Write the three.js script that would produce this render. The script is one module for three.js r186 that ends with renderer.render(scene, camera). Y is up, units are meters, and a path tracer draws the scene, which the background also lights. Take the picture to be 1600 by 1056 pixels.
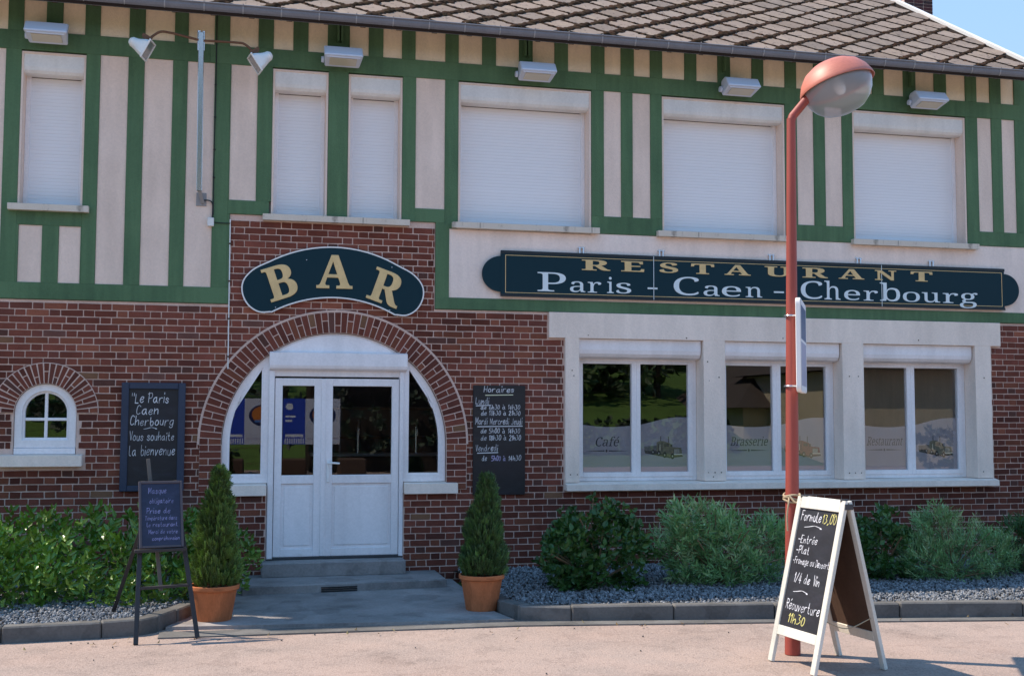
import * as THREE from 'three';
import { mergeGeometries } from 'three/addons/utils/BufferGeometryUtils.js';
import { FontLoader } from 'three/addons/loaders/FontLoader.js';
import { TextGeometry } from 'three/addons/geometries/TextGeometry.js';

// ------------------------------------------------------------------ camera, sky, sun, exposure
const scene = new THREE.Scene();
const camera = new THREE.PerspectiveCamera(32.7, 1600 / 1056, 0.1, 900);
camera.position.set(2.3167, 1.7844, 12.5076);
camera.rotation.order = 'YXZ';
camera.rotation.set(0.0675876, -0.2347848, 0.003);
const renderer = new THREE.WebGLRenderer();
renderer.toneMapping = THREE.LinearToneMapping;
renderer.toneMappingExposure = 1.68;
renderer.shadowMap.enabled = true;

const SKYK = 0.85;
{
  const W = 512, H = 256, d = new Float32Array(W * H * 4);
  const mix = (a, b, t) => a + (b - a) * t;
  for (let j = 0; j < H; j++) {
    const el = ((j + 0.5) / H - 0.5) * Math.PI, s = Math.sin(el);
    const t = Math.pow(Math.min(1, Math.max(0, s)), 0.55);
    for (let i = 0; i < W; i++) {
      const o = (j * W + i) * 4;
      const c = s > 0 ? [mix(0.5, 0.13, t), mix(0.63, 0.365, t), mix(0.84, 0.74, t)] : [0.3, 0.29, 0.27];
      d[o] = c[0] * SKYK; d[o + 1] = c[1] * SKYK; d[o + 2] = c[2] * SKYK; d[o + 3] = 1;
    }
  }
  const sky = new THREE.DataTexture(d, W, H, THREE.RGBAFormat, THREE.FloatType);
  sky.mapping = THREE.EquirectangularReflectionMapping; sky.magFilter = THREE.LinearFilter; sky.needsUpdate = true;
  scene.background = sky; scene.environment = sky;
}
const sun = new THREE.DirectionalLight(new THREE.Color().setRGB(1, 0.87, 0.72), 4.0);
sun.position.set(5 - 0.883 * 30, 1.327 * 30, -0.469 * 30); sun.target.position.set(5, 0, 0);
sun.castShadow = true; sun.shadow.mapSize.set(4096, 4096); sun.shadow.radius = 1.2;
Object.assign(sun.shadow.camera, { left: -25, right: 25, top: 25, bottom: -25, near: 1, far: 90 });
scene.add(sun, sun.target);

// ------------------------------------------------------------------ helpers
let seed = 20240611;
const rnd = () => { seed = (seed + 0x6d2b79f5) | 0; let t = Math.imul(seed ^ (seed >>> 15), 1 | seed); t = (t + Math.imul(t ^ (t >>> 7), 61 | t)) ^ t; return ((t ^ (t >>> 14)) >>> 0) / 4294967296; };
const rr = (a, b) => a + (b - a) * rnd();
const clamp = (x, a = 0, b = 1) => Math.min(b, Math.max(a, x));
const sm = (a, b, x) => { const t = clamp((x - a) / (b - a)); return t * t * (3 - 2 * t); };
const hash = (x, y, k) => { let h = Math.imul(x, 374761393) + Math.imul(y, 668265263) + Math.imul(k, 974634777); h = Math.imul(h ^ (h >>> 13), 1274126177); return ((h ^ (h >>> 16)) >>> 0) / 4294967296; };
function vn(x, y, px, py, k) {                                    // value noise that repeats after px, py cells
  const xi = Math.floor(x), yi = Math.floor(y), fx = x - xi, fy = y - yi, u = fx * fx * (3 - 2 * fx), v = fy * fy * (3 - 2 * fy);
  const m = (a, p) => ((a % p) + p) % p, h = (a, b) => hash(m(a, px), m(b, py), k);
  return (h(xi, yi) * (1 - u) + h(xi + 1, yi) * u) * (1 - v) + (h(xi, yi + 1) * (1 - u) + h(xi + 1, yi + 1) * u) * v;
}
function fbm(u, v, f, oct, k, gx = 1) { let s = 0, a = 0.5, n = 0; for (let o = 0; o < oct; o++) { s += a * vn(u * f * gx, v * f, f * gx, f, k + o); n += a; a *= 0.5; f *= 2; } return s / n; }
function tex(size, fn, metres) {                                   // linear data texture, fn(u, v) in 0..1 gives [r, g, b]
  const d = new Uint8Array(size * size * 4);
  for (let j = 0; j < size; j++) for (let i = 0; i < size; i++) {
    const c = fn((i + 0.5) / size, (j + 0.5) / size), o = (j * size + i) * 4;
    for (let q = 0; q < 3; q++) d[o + q] = Math.round(255 * clamp(Array.isArray(c) ? c[q] : c));
    d[o + 3] = 255;
  }
  const t = new THREE.DataTexture(d, size, size); t.wrapS = t.wrapT = THREE.RepeatWrapping; t.magFilter = THREE.LinearFilter;
  t.repeat.set(1 / metres, 1 / metres); t.needsUpdate = true; return t;
}
const lin = (r, g, b) => new THREE.Color().setRGB(r, g, b);
const mat = (r, g, b, o = {}) => new THREE.MeshPhysicalMaterial({ color: lin(r, g, b), roughness: 0.75, specularIntensity: (o.roughness ?? 0.75) >= 0.7 ? 0.25 : 1, ...o });
const phys = (r, g, b, o = {}) => new THREE.MeshPhysicalMaterial({ color: lin(r, g, b), roughness: 0.5, ...o });

function clean(g) {                                                // position, normal and uv only, no index
  let q = g.index ? g.toNonIndexed() : g;
  for (const k of Object.keys(q.attributes)) if (!['position', 'normal', 'uv'].includes(k)) q.deleteAttribute(k);
  if (!q.attributes.normal) q.computeVertexNormals();
  if (!q.attributes.uv) uvm(q);
  q.clearGroups(); return q;
}
function uvm(g, ox = 0, oy = 0) {                                  // uv in metres from the dominant axis of the normal
  const p = g.attributes.position, n = g.attributes.normal, uv = new Float32Array(p.count * 2);
  for (let i = 0; i < p.count; i++) {
    const ax = Math.abs(n.getX(i)), ay = Math.abs(n.getY(i)), az = Math.abs(n.getZ(i));
    const [u, v] = az >= ax && az >= ay ? [p.getX(i), p.getY(i)] : ax >= ay ? [p.getZ(i), p.getY(i)] : [p.getX(i), p.getZ(i)];
    uv[i * 2] = u + ox; uv[i * 2 + 1] = v + oy;
  }
  g.setAttribute('uv', new THREE.BufferAttribute(uv, 2)); return g;
}
function fromTris(pts, smooth = false) {
  const g = new THREE.BufferGeometry(); g.setAttribute('position', new THREE.Float32BufferAttribute(pts.flat(), 3)); g.computeVertexNormals(); return uvm(g);
}
function bx(x0, y0, z0, x1, y1, z1, c = 0) {                       // chamfered box
  const T = [], X = [x0, x1], Y = [y0, y1], Z = [z0, z1];
  const P = (i, j, k, a) => { const s = [i ? -c : c, j ? -c : c, k ? -c : c]; return [X[i] + (a === 0 ? 0 : s[0]), Y[j] + (a === 1 ? 0 : s[1]), Z[k] + (a === 2 ? 0 : s[2])]; };
  const mid = [(x0 + x1) / 2, (y0 + y1) / 2, (z0 + z1) / 2];
  const tri = (a, b, d) => {
    const n = [(b[1] - a[1]) * (d[2] - a[2]) - (b[2] - a[2]) * (d[1] - a[1]), (b[2] - a[2]) * (d[0] - a[0]) - (b[0] - a[0]) * (d[2] - a[2]), (b[0] - a[0]) * (d[1] - a[1]) - (b[1] - a[1]) * (d[0] - a[0])];
    const o = (a[0] - mid[0]) * n[0] + (a[1] - mid[1]) * n[1] + (a[2] - mid[2]) * n[2];
    T.push(a, ...(o >= 0 ? [b, d] : [d, b]));
  };
  const quad = (a, b, d, e) => { tri(a, b, d); tri(a, d, e); };
  for (const s of [0, 1]) {
    quad(P(s, 0, 0, 0), P(s, 1, 0, 0), P(s, 1, 1, 0), P(s, 0, 1, 0));
    quad(P(0, s, 0, 1), P(1, s, 0, 1), P(1, s, 1, 1), P(0, s, 1, 1));
    quad(P(0, 0, s, 2), P(1, 0, s, 2), P(1, 1, s, 2), P(0, 1, s, 2));
  }
  if (c > 0) {
    for (const s of [0, 1]) for (const t of [0, 1]) {
      quad(P(s, t, 0, 0), P(s, t, 1, 0), P(s, t, 1, 1), P(s, t, 0, 1));
      quad(P(s, 0, t, 0), P(s, 1, t, 0), P(s, 1, t, 2), P(s, 0, t, 2));
      quad(P(0, s, t, 1), P(1, s, t, 1), P(1, s, t, 2), P(0, s, t, 2));
      for (const k of [0, 1]) tri(P(s, t, k, 0), P(s, t, k, 1), P(s, t, k, 2));
    }
  }
  return fromTris(T);
}
function ext(pts, depth, z0 = 0, holes = [], bevel = 0) {          // outline in x, y pushed along z from z0 to z0 + depth
  const s = pts instanceof THREE.Shape ? pts : new THREE.Shape(pts.map((p) => new THREE.Vector2(p[0], p[1])));
  for (const h of holes) s.holes.push(h instanceof THREE.Path ? h : new THREE.Path(h.map((p) => new THREE.Vector2(p[0], p[1]))));
  const g = new THREE.ExtrudeGeometry(s, { depth: depth - 2 * bevel, bevelEnabled: bevel > 0, bevelSize: bevel, bevelThickness: bevel, bevelSegments: 1, bevelOffset: -bevel, curveSegments: 40 });
  g.translate(0, 0, z0 + bevel); return uvm(clean(g));
}
const alongX = (prof, x0, x1, bevel = 0) => {                      // profile in (z, y) pushed along x
  const g = ext(prof.map(([z, y]) => [-z, y]), x1 - x0, 0, [], bevel); g.rotateY(Math.PI / 2); g.translate(x0, 0, 0); return uvm(g);
};
const V = (a) => new THREE.Vector3(...a);
function tube(pts, r, seg = 8, smooth = false, n = 0) {
  const c = smooth ? new THREE.CatmullRomCurve3(pts.map(V), false, 'centripetal') : (() => { const k = new THREE.CurvePath(); for (let i = 0; i + 1 < pts.length; i++) k.add(new THREE.LineCurve3(V(pts[i]), V(pts[i + 1]))); return k; })();
  if (smooth) return uvm(clean(new THREE.TubeGeometry(c, n || pts.length * 8, r, seg)));
  const parts = [];
  for (let i = 0; i + 1 < pts.length; i++) { parts.push(rod(pts[i], pts[i + 1], r, r, seg)); if (i) { const s = new THREE.SphereGeometry(r, seg, 6); s.translate(...pts[i]); parts.push(clean(s)); } }
  return mg(parts);
}
function rod(a, b, r0, r1 = r0, seg = 10) {
  const A = V(a), B = V(b), d = B.clone().sub(A), g = new THREE.CylinderGeometry(r1, r0, d.length(), seg, 1);
  g.applyQuaternion(new THREE.Quaternion().setFromUnitVectors(new THREE.Vector3(0, 1, 0), d.clone().normalize()));
  g.translate(...A.add(B).multiplyScalar(0.5).toArray()); return clean(g);
}
function beam(a, b, w, t, up = [0, 0, 1], c = 0.002) {             // chamfered bar from a to b, w across, t along up
  const A = V(a), B = V(b), y = B.clone().sub(A), L = y.length(); y.normalize();
  const x = new THREE.Vector3().crossVectors(y, V(up)).normalize(), z = new THREE.Vector3().crossVectors(x, y);
  const g = bx(-w / 2, 0, -t / 2, w / 2, L, t / 2, c);
  g.applyMatrix4(new THREE.Matrix4().makeBasis(x, y, z).setPosition(A)); return g;
}
const mg = (list) => (list.length === 1 ? list[0] : mergeGeometries(list.map(clean)));
const used = new Map();
function numbered(n) { const k = used.get(n) ?? 0; used.set(n, k + 1); return k ? n + '_' + String(k).padStart(3, '0') : n; }
function obj(name, geo, m, parent = scene) {
  const o = new THREE.Mesh(Array.isArray(geo) ? mg(geo) : geo, m);
  o.name = parent === scene ? numbered(name) : name; o.castShadow = o.receiveShadow = true; parent.add(o); return o;
}
function thing(name, label, category, pos = [0, 0, 0], group) {
  const o = new THREE.Group(); o.name = numbered(name); o.position.set(...pos); scene.add(o);
  o.userData = { label, category }; if (group) o.userData.group = group; return o;
}
function tag(o, label, category, group, kind) { o.userData.label = label; if (category) o.userData.category = category; if (group) o.userData.group = group; if (kind) o.userData.kind = kind; return o; }
const structure = (o, label) => { o.userData.kind = 'structure'; if (label) o.userData.label = label; return o; };
function colored(g, r, gg, b) { const n = g.attributes.position.count, c = new Float32Array(n * 3); for (let i = 0; i < n; i++) { c[i * 3] = r; c[i * 3 + 1] = gg; c[i * 3 + 2] = b; } g.setAttribute('color', new THREE.BufferAttribute(c, 3)); return g; }

// ------------------------------------------------------------------ textures and materials
const tGrain = tex(512, (u, v) => { const a = fbm(u, v, 6, 5, 3), b = fbm(u, v, 90, 2, 9); const g = 0.72 + 0.3 * a + 0.16 * (b - 0.5); return [g, g, g]; }, 1.1);
const tGrainB = tex(512, (u, v) => fbm(u, v, 60, 3, 21), 0.6);
const tRender = tex(1024, (u, v) => { const a = fbm(u, v, 3, 5, 40), s = fbm(u, v, 4, 4, 55, 6), f = fbm(u, v, 160, 2, 60); const g = 0.8 + 0.2 * a + 0.2 * (s - 0.5) + 0.1 * (f - 0.5); return [g, g * (0.985 + 0.02 * a), g * (0.95 + 0.05 * a)]; }, 2.6);
const tPaint = tex(1024, (u, v) => { const a = fbm(u, v, 3, 5, 70), s = fbm(u, v, 3, 5, 75, 14), f = fbm(u, v, 130, 2, 80); const g = 0.66 + 0.42 * a + 0.34 * (s - 0.5) + 0.12 * (f - 0.5); return [g * (0.94 + 0.1 * a), g, g * (1.02 - 0.06 * s)]; }, 2.1);
const tPave = tex(2048, (u, v) => {
  const a = fbm(u, v, 4, 5, 100), w = fbm(u, v, 14, 4, 105), f = vn(u * 640, v * 640, 640, 640, 110), f2 = vn(u * 320, v * 320, 320, 320, 111), big = fbm(u, v, 2, 3, 117);
  const blot = sm(0.58, 0.7, fbm(u, v, 5, 4, 190)), fine = sm(0.62, 0.66, fbm(u, v, 30, 3, 195));
  let g = 0.74 + 0.3 * a + 0.18 * (w - 0.5) + 0.3 * (f - 0.5) + 0.16 * (f2 - 0.5) - 0.15 * blot - 0.08 * fine; if (f > 0.93) g += 0.12; if (f2 < 0.07) g -= 0.26;
  const k = (w - 0.5) * 0.1 + (big - 0.5) * 0.14; return [g * (1 + k * 0.4), g * (1 - k * 0.25), g * (1 - k * 0.6)];
}, 4.3);
const tPaveB = tex(1024, (u, v) => 0.55 * vn(u * 320, v * 320, 320, 320, 110) + 0.45 * fbm(u, v, 20, 4, 120), 2.15);
const tConc = tex(1024, (u, v) => { const a = fbm(u, v, 4, 6, 130), f = fbm(u, v, 120, 2, 135), b = fbm(u, v, 9, 4, 137); const g = 0.5 + 0.55 * a + 0.2 * (f - 0.5) + 0.4 * (b - 0.5) - 0.16 * sm(0.57, 0.66, fbm(u, v, 6, 4, 139)); return [g, g * 0.99, g * 0.97]; }, 1.9);
const tTile = tex(1024, (u, v) => {
  const a = fbm(u, v, 10, 5, 150), l = fbm(u, v, 26, 4, 155), f = vn(u * 220, v * 220, 220, 220, 160), d = fbm(u, v, 40, 3, 163);
  let g = 0.72 + 0.2 * a + 0.12 * (f - 0.5); if (l > 0.64) g += 0.08; const k = d < 0.27 ? 0.66 : 1; return [g * k * 1.01, g * k * 0.985, g * k * (l > 0.6 ? 0.93 : 0.97)];
}, 1.6);
const tSill = tex(512, (u, v) => { const s = fbm(u, v, 4, 5, 170, 5), a = fbm(u, v, 20, 4, 175), k = sm(0.56, 0.72, s) * sm(0.35, 0.6, a); const g = 0.92 - 0.5 * k + 0.1 * (a - 0.5); return [g, g * 0.985, g * 0.96]; }, 1.3);
const rep = (t, m) => { const c = t.clone(); c.repeat.set(1 / m, 1 / m); c.needsUpdate = true; return c; };

const M = {
  cream: mat(0.9, 0.715, 0.615, { map: tRender, bumpMap: tGrainB, bumpScale: 0.002, roughness: 0.9 }),
  friezeBounce: mat(0.97, 0.81, 0.6, { map: tRender, bumpMap: tGrainB, bumpScale: 0.002, roughness: 0.9 }),  // cream yellowed and brightened, standing for light bounced up under the eaves
  creamBand: mat(0.97, 0.81, 0.73, { map: tRender, bumpMap: tGrainB, bumpScale: 0.002, roughness: 0.88 }),
  creamLow: mat(0.97, 0.82, 0.72, { map: tRender, bumpMap: tGrainB, bumpScale: 0.002, roughness: 0.85 }),
  green: mat(0.112, 0.2, 0.105, { map: tPaint, bumpMap: tGrainB, bumpScale: 0.002, roughness: 0.7 }),
  core: mat(0.3, 0.27, 0.24, { map: tGrain, roughness: 0.95 }),
  mortar: mat(0.74, 0.54, 0.455, { map: tGrain, bumpMap: tGrainB, bumpScale: 0.003, roughness: 0.95 }),
  brick: new THREE.MeshPhysicalMaterial({ specularIntensity: 0.2, color: lin(1.08, 1.16, 1.08), vertexColors: true, map: rep(tGrain, 0.5), bumpMap: tGrainB, bumpScale: 0.003, roughness: 0.85 }),
  pvc: phys(0.94, 0.9, 0.92, { map: tRender, roughness: 0.38, clearcoat: 0.15, clearcoatRoughness: 0.3 }),
  slat: mat(0.84, 0.82, 0.83, { roughness: 0.5 }),
  box: mat(0.84, 0.82, 0.8, { roughness: 0.55, map: tRender }),
  sill: mat(0.74, 0.66, 0.57, { map: tSill, roughness: 0.9, bumpMap: tGrainB, bumpScale: 0.002 }),
  glass: phys(1, 1, 1, { transmission: 1, roughness: 0.0, ior: 1.66, thickness: 0 }),
  roofdeck: mat(0.035, 0.022, 0.016, { map: tGrain, roughness: 1 }),
  moss: mat(0.045, 0.024, 0.015, { map: rep(tGrain, 0.3), roughness: 1 }),
  tile: new THREE.MeshPhysicalMaterial({ specularIntensity: 0.3, color: lin(1.1, 1.06, 1.02), vertexColors: true, map: tTile, bumpMap: tTile, bumpScale: 0.006, roughness: 0.92 }),
  zinc: mat(0.2, 0.205, 0.235, { roughness: 0.55, metalness: 0.1, map: tGrain }),
  zincHook: mat(0.34, 0.35, 0.37, { roughness: 0.45, metalness: 0.4 }),
  white: mat(0.82, 0.81, 0.79, { roughness: 0.6 }),
  navy: phys(0.003, 0.028, 0.04, { roughness: 0.6, specularIntensity: 0.45 }),
  navyEdge: phys(0.006, 0.012, 0.016, { roughness: 0.5 }),
  gold: mat(0.84, 0.59, 0.27, { roughness: 0.55, map: rep(tGrain, 0.4) }),
  pale: mat(0.72, 0.8, 0.82, { roughness: 0.55 }),
  floodBody: mat(0.6, 0.65, 0.76, { roughness: 0.5 }),
  floodGlass: phys(0.58, 0.53, 0.42, { roughness: 0.3, clearcoat: 0.5 }),
  lampGlass: phys(0.24, 0.25, 0.26, { roughness: 0.25, clearcoat: 0.6 }),
  steel: mat(0.62, 0.64, 0.67, { roughness: 0.22, metalness: 0.9 }),
  brownMetal: mat(0.16, 0.075, 0.04, { roughness: 0.6, metalness: 0.2 }),
  black: mat(0.012, 0.012, 0.014, { roughness: 0.6 }),
  grey: mat(0.3, 0.29, 0.29, { roughness: 0.6 }),
  darkMetal: mat(0.06, 0.06, 0.065, { roughness: 0.55, metalness: 0.3 }),
  redPole: phys(0.36, 0.066, 0.046, { roughness: 0.55, map: rep(tPaint, 0.9) }),
  redCap: phys(0.62, 0.2, 0.135, { roughness: 0.5, map: tGrain }),
  bowl: phys(0.84, 0.86, 0.89, { transmission: 0.8, roughness: 0.34, thickness: 0, ior: 1.45 }),
  blackwood: mat(0.022, 0.02, 0.022, { roughness: 0.55 }),
  paintWood: mat(0.74, 0.71, 0.63, { roughness: 0.6, map: rep(tPaint, 1.3) }),
  brownBoard: mat(0.1, 0.062, 0.045, { roughness: 0.8, map: tGrain }),
  navyWood: mat(0.03, 0.045, 0.085, { roughness: 0.6, map: tGrain }),
  terracotta: mat(0.58, 0.2, 0.085, { roughness: 0.8, map: rep(tConc, 0.7) }),
  soil: mat(0.03, 0.022, 0.016, { roughness: 1 }),
  concrete: mat(0.36, 0.33, 0.32, { map: tConc, bumpMap: tConc, bumpScale: 0.004, roughness: 0.9 }),
  kerb: mat(0.18, 0.175, 0.17, { map: tConc, bumpMap: tConc, bumpScale: 0.006, roughness: 0.92 }),
  pave: mat(0.4, 0.305, 0.26, { map: tPave, bumpMap: tPaveB, bumpScale: 0.006, roughness: 0.92 }),
  road: mat(0.5, 0.38, 0.315, { map: tPave, bumpMap: tPaveB, bumpScale: 0.006, roughness: 0.92 }),
  grass: mat(0.1, 0.17, 0.04, { map: tPave, roughness: 1 }),
  dark: mat(0.05, 0.034, 0.026, { roughness: 0.8 }),
  darkBlue: mat(0.03, 0.045, 0.075, { roughness: 0.6 }),
  bark: mat(0.12, 0.085, 0.06, { roughness: 0.95, map: tGrain }),
  twig: mat(0.24, 0.17, 0.1, { roughness: 0.9 }),
  rope: mat(0.42, 0.33, 0.22, { roughness: 0.9 }),
  beige: mat(0.62, 0.54, 0.4, { map: tRender, roughness: 0.9 }),
  roofB: mat(0.1, 0.085, 0.078, { map: tTile, roughness: 0.9 }),
};
const leafMat = (r, g, b, ro = 0.45) => phys(r, g, b, { roughness: ro, transmission: 0.38, thickness: 0, ior: 1.45 });

// canvas prints
function canvasTex(w, h, draw) { const c = document.createElement('canvas'); c.width = w; c.height = h; draw(c.getContext('2d'), w, h); const t = new THREE.CanvasTexture(c); t.colorSpace = THREE.SRGBColorSpace; return t; }
const GL = { a: '46261413223244464352', b: '1912324345362614', c: '4536261413223243', d: '4536261413223244 494352', e: '1434454636261413223243', f: '4839292722 1636', g: '46261413223244 4641301011', h: '1912 1425364542', i: '1612 1819', l: '19132232', m: '1612 1425353332 3445555352', n: '1612 1425364542', o: '2614132232434536 2636', p: '1610 15263645433213', q: '46261413223244 4640', r: '1612 14263646', s: '453626153443322213', t: '29233242 1636', u: '161322324346 4642', v: '1622 2246', z: '16461242', L: '1912 1242', P: '1912 083948463515', C: '4839291713223243', H: '1912 4942 1545', J: '4943322213', V: '1932 3249', F: '1912 1949 1636', E: '4919 1912 1242 1636', D: '1912 19394744332212', R: '1912 193948463616 2642', M: '1219 1934 3459 5952', T: '0949 2922', 0: '291713223244473929', 1: '1729 2922', 2: '18293947122242', 3: '1949264544332212', 4: '3914 1444 3732', 5: '4919 1916 163645433212', 6: '3917132232434 5251 4'.replace(/ /g, ''), 8: '291827454332221325483929', ',': '2211', '.': '2223', '-': '1545', '/': '1249', '"': '1917 3937', '~': '061729384746' };
function chalk(x, text, px, py, h, col, lw = 0.14, slant = 0.12) {   // handwriting, h = height of a capital in pixels, py = baseline
  const s = h / 7; let cx = px; x.strokeStyle = col; x.lineCap = x.lineJoin = 'round';
  for (let ch of text) {
    if (ch === ' ') { cx += 3.6 * s; continue; }
    let accent = 0; if (ch === 'é') { ch = 'e'; accent = 1; } if (ch === 'à') { ch = 'a'; accent = -1; }
    const g = GL[ch] ?? GL.o, jy = rr(-0.35, 0.35) * s, js = rr(0.93, 1.08); let wide = 0;
    const strokes = g.split(' '); if (accent) strokes.push(accent > 0 ? '2839' : '1928');
    for (const st of strokes) {
      const p = []; for (let i = 0; i + 1 < st.length; i += 2) { const gx = +st[i], gy = +st[i + 1]; wide = Math.max(wide, gx); p.push([cx + (gx - 1 + (gy - 2) * slant) * s * js, py - (gy - 2) * s * js + jy]); }
      x.lineWidth = h * lw * rr(0.5, 0.82); x.globalAlpha = rr(0.78, 1); x.beginPath(); x.moveTo(...p[0]);
      if (p.length === 2) x.lineTo(...p[1]);
      else { for (let i = 1; i < p.length - 1; i++) { const q = i === p.length - 2 ? p[i + 1] : [(p[i][0] + p[i + 1][0]) / 2, (p[i][1] + p[i + 1][1]) / 2]; x.quadraticCurveTo(...p[i], ...q); } }
      x.stroke();
    }
    cx += (wide + 0.6) * s;
  }
  x.globalAlpha = 1; return cx;
}
const chalkWidth = (text, h) => { let w = 0; for (let ch of text) { if (ch === ' ') { w += 3.6; continue; } if (ch === 'é') ch = 'e'; if (ch === 'à') ch = 'a'; let m = 0; for (const st of (GL[ch] ?? GL.o).split(' ')) for (let i = 0; i < st.length; i += 2) m = Math.max(m, +st[i]); w += m + 0.6; } return (w * h) / 7; };
function chalkFit(x, text, x0, x1, py, h, col, lw) { const w = chalkWidth(text, h); x.save(); x.translate(x0, 0); x.scale((x1 - x0) / w, 1); chalk(x, text, 0, py, h, col, lw); x.restore(); }
function boardBase(x, w, h, col) { x.fillStyle = col; x.fillRect(0, 0, w, h); for (let i = 0; i < 260; i++) { x.fillStyle = `rgba(190,195,215,${rr(0.004, 0.018)})`; x.beginPath(); x.ellipse(rr(0, w), rr(0, h), rr(10, w * 0.35), rr(5, 40), rr(-0.6, 0.6), 0, 7); x.fill(); } }
const printMat = (t, o = {}) => new THREE.MeshPhysicalMaterial({ map: t, color: lin(1, 1, 1), roughness: 0.55, ...o });
function panelUV(x0, y0, x1, y1, z) { const g = new THREE.PlaneGeometry(x1 - x0, y1 - y0); g.translate((x0 + x1) / 2, (y0 + y1) / 2, z); return g; }

// ------------------------------------------------------------------ the building
const house = thing('restaurant_building', 'half-timbered restaurant with green beams, cream panels, red brick ground floor and arched white door', 'building');
const XL = -1.25, XR = 12.05, AX = 3.37, AY = 1.474, AR = 1.2, AO = 1.42, SX = 0.432, SY = 1.8, SR = 0.3, SO = 0.505;
const DX0 = 2.645, DX1 = 4.1, LY = 2.955;

// brick wall: mortar body with its openings
const arcPts = (cx, cy, r, a0, a1, n) => Array.from({ length: n + 1 }, (_, i) => { const a = a0 + ((a1 - a0) * i) / n; return [cx + r * Math.cos(a), cy + r * Math.sin(a)]; });
const wallOutline = [[XL, -0.1], [DX0, -0.1], [DX0, 0.94], [AX - AR, 0.94], ...arcPts(AX, AY, AR, Math.PI, 0, 48), [AX + AR, 0.94], [DX1, 0.94], [DX1, -0.1], [XR, -0.1], [XR, LY], [11.4, LY], [11.4, 0.95], [5.935, 0.95], [5.935, LY], [4.43, LY], [4.43, 3.92], [2.215, 3.92], [2.215, LY], [XL, LY]];
const smallHole = [[SX - SR, 1.38], ...arcPts(SX, SY, SR, Math.PI, 0, 24), [SX + SR, 1.38]];
const brickWall = obj('brick_wall', ext(wallOutline, 0.3, -0.306, [smallHole.slice().reverse()]), M.mortar, house);

// bricks: a few variants of stretcher and header, Flemish bond
const BC = 0.0712, BS = 0.222, BH = 0.108, BJ = 0.0108;
function brickGeo(w, h, d, tone) {
  const g = bx(-w / 2, -h / 2, -d, w / 2, h / 2, 0, 0.0028), p = g.attributes.position, jx = [rr(-1, 1), rr(-1, 1), rr(-1, 1), rr(-1, 1)];
  for (let i = 0; i < p.count; i++) { const q = (p.getX(i) > 0 ? 1 : 0) + (p.getY(i) > 0 ? 2 : 0); p.setXY(i, p.getX(i) + jx[q] * 0.0022, p.getY(i) + jx[(q + 1) % 4] * 0.0018); }
  g.computeVertexNormals(); uvm(g, rr(0, 3), rr(0, 3)); return colored(g, ...tone);
}
function tone() {
  const t = rnd(), k = rr(1.0, 1.45);
  const c = t < 0.62 ? [0.145, 0.043, 0.032] : t < 0.82 ? [0.115, 0.037, 0.03] : t < 0.93 ? [0.175, 0.056, 0.037] : t < 0.97 ? [0.1, 0.042, 0.036] : [0.165, 0.078, 0.048];
  return c.map((v) => v * k);
}
const sets = [0.78, 1, 1.22].map((k) => { const tn = () => tone().map((v) => v * k); return { s: Array.from({ length: 16 }, () => brickGeo(BS - BJ, BC - BJ, 0.05, tn())), h: Array.from({ length: 12 }, () => brickGeo(BH - BJ, BC - BJ, 0.05, tn())) }; });
const setAt = (x, y) => { const n = 0.6 * vn(x * 1.1 + 20, y * 1.6 + 5, 97, 97, 801) + 0.4 * vn(x * 2.7 + 9, y * 3.5, 97, 97, 802) + 0.16 * sm(0.7, 3.6, y) - 0.18 * sm(0.7, 0.1, y) + rr(-0.16, 0.16); return sets[n < 0.4 ? 0 : n < 0.68 ? 1 : 2]; };
const pick = (a) => a[Math.floor(rnd() * a.length)];
const spots = [];
const inside = (pts, x, y) => { let c = false; for (let i = 0, j = pts.length - 1; i < pts.length; j = i++) { const [xi, yi] = pts[i], [xj, yj] = pts[j]; if (yi > y !== yj > y && x < ((xj - xi) * (y - yi)) / (yj - yi) + xi) c = !c; } return c; };
const BLOCK = [[5.935, LY, 5.73, 2.66]];
function blocked(x, y) {                                           // places that the wall bricks leave free
  if (!inside(wallOutline, x, y) || y > 3.905) return true;
  if (y > AY ? Math.hypot(x - AX, y - AY) < AR + 0.075 : Math.abs(x - AX) < AR + 0.03 && y > 0.94 && y < AY + 0.01) return true;
  if (y > SY ? Math.hypot(x - SX, y - SY) < SR + 0.075 : Math.abs(x - SX) < SR + 0.01 && y > 1.36) return true;
  if (x > -0.02 && x < 0.82 && y > 1.245 && y < 1.385) return true;                         // small window sill
  if (x > 5.73 && x < 11.56 && y > 2.66) return true;                                       // lintel
  if (x > 5.915 && x < 11.425 && y > 0.94 && y < 2.7) return true;
  return false;
}
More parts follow.
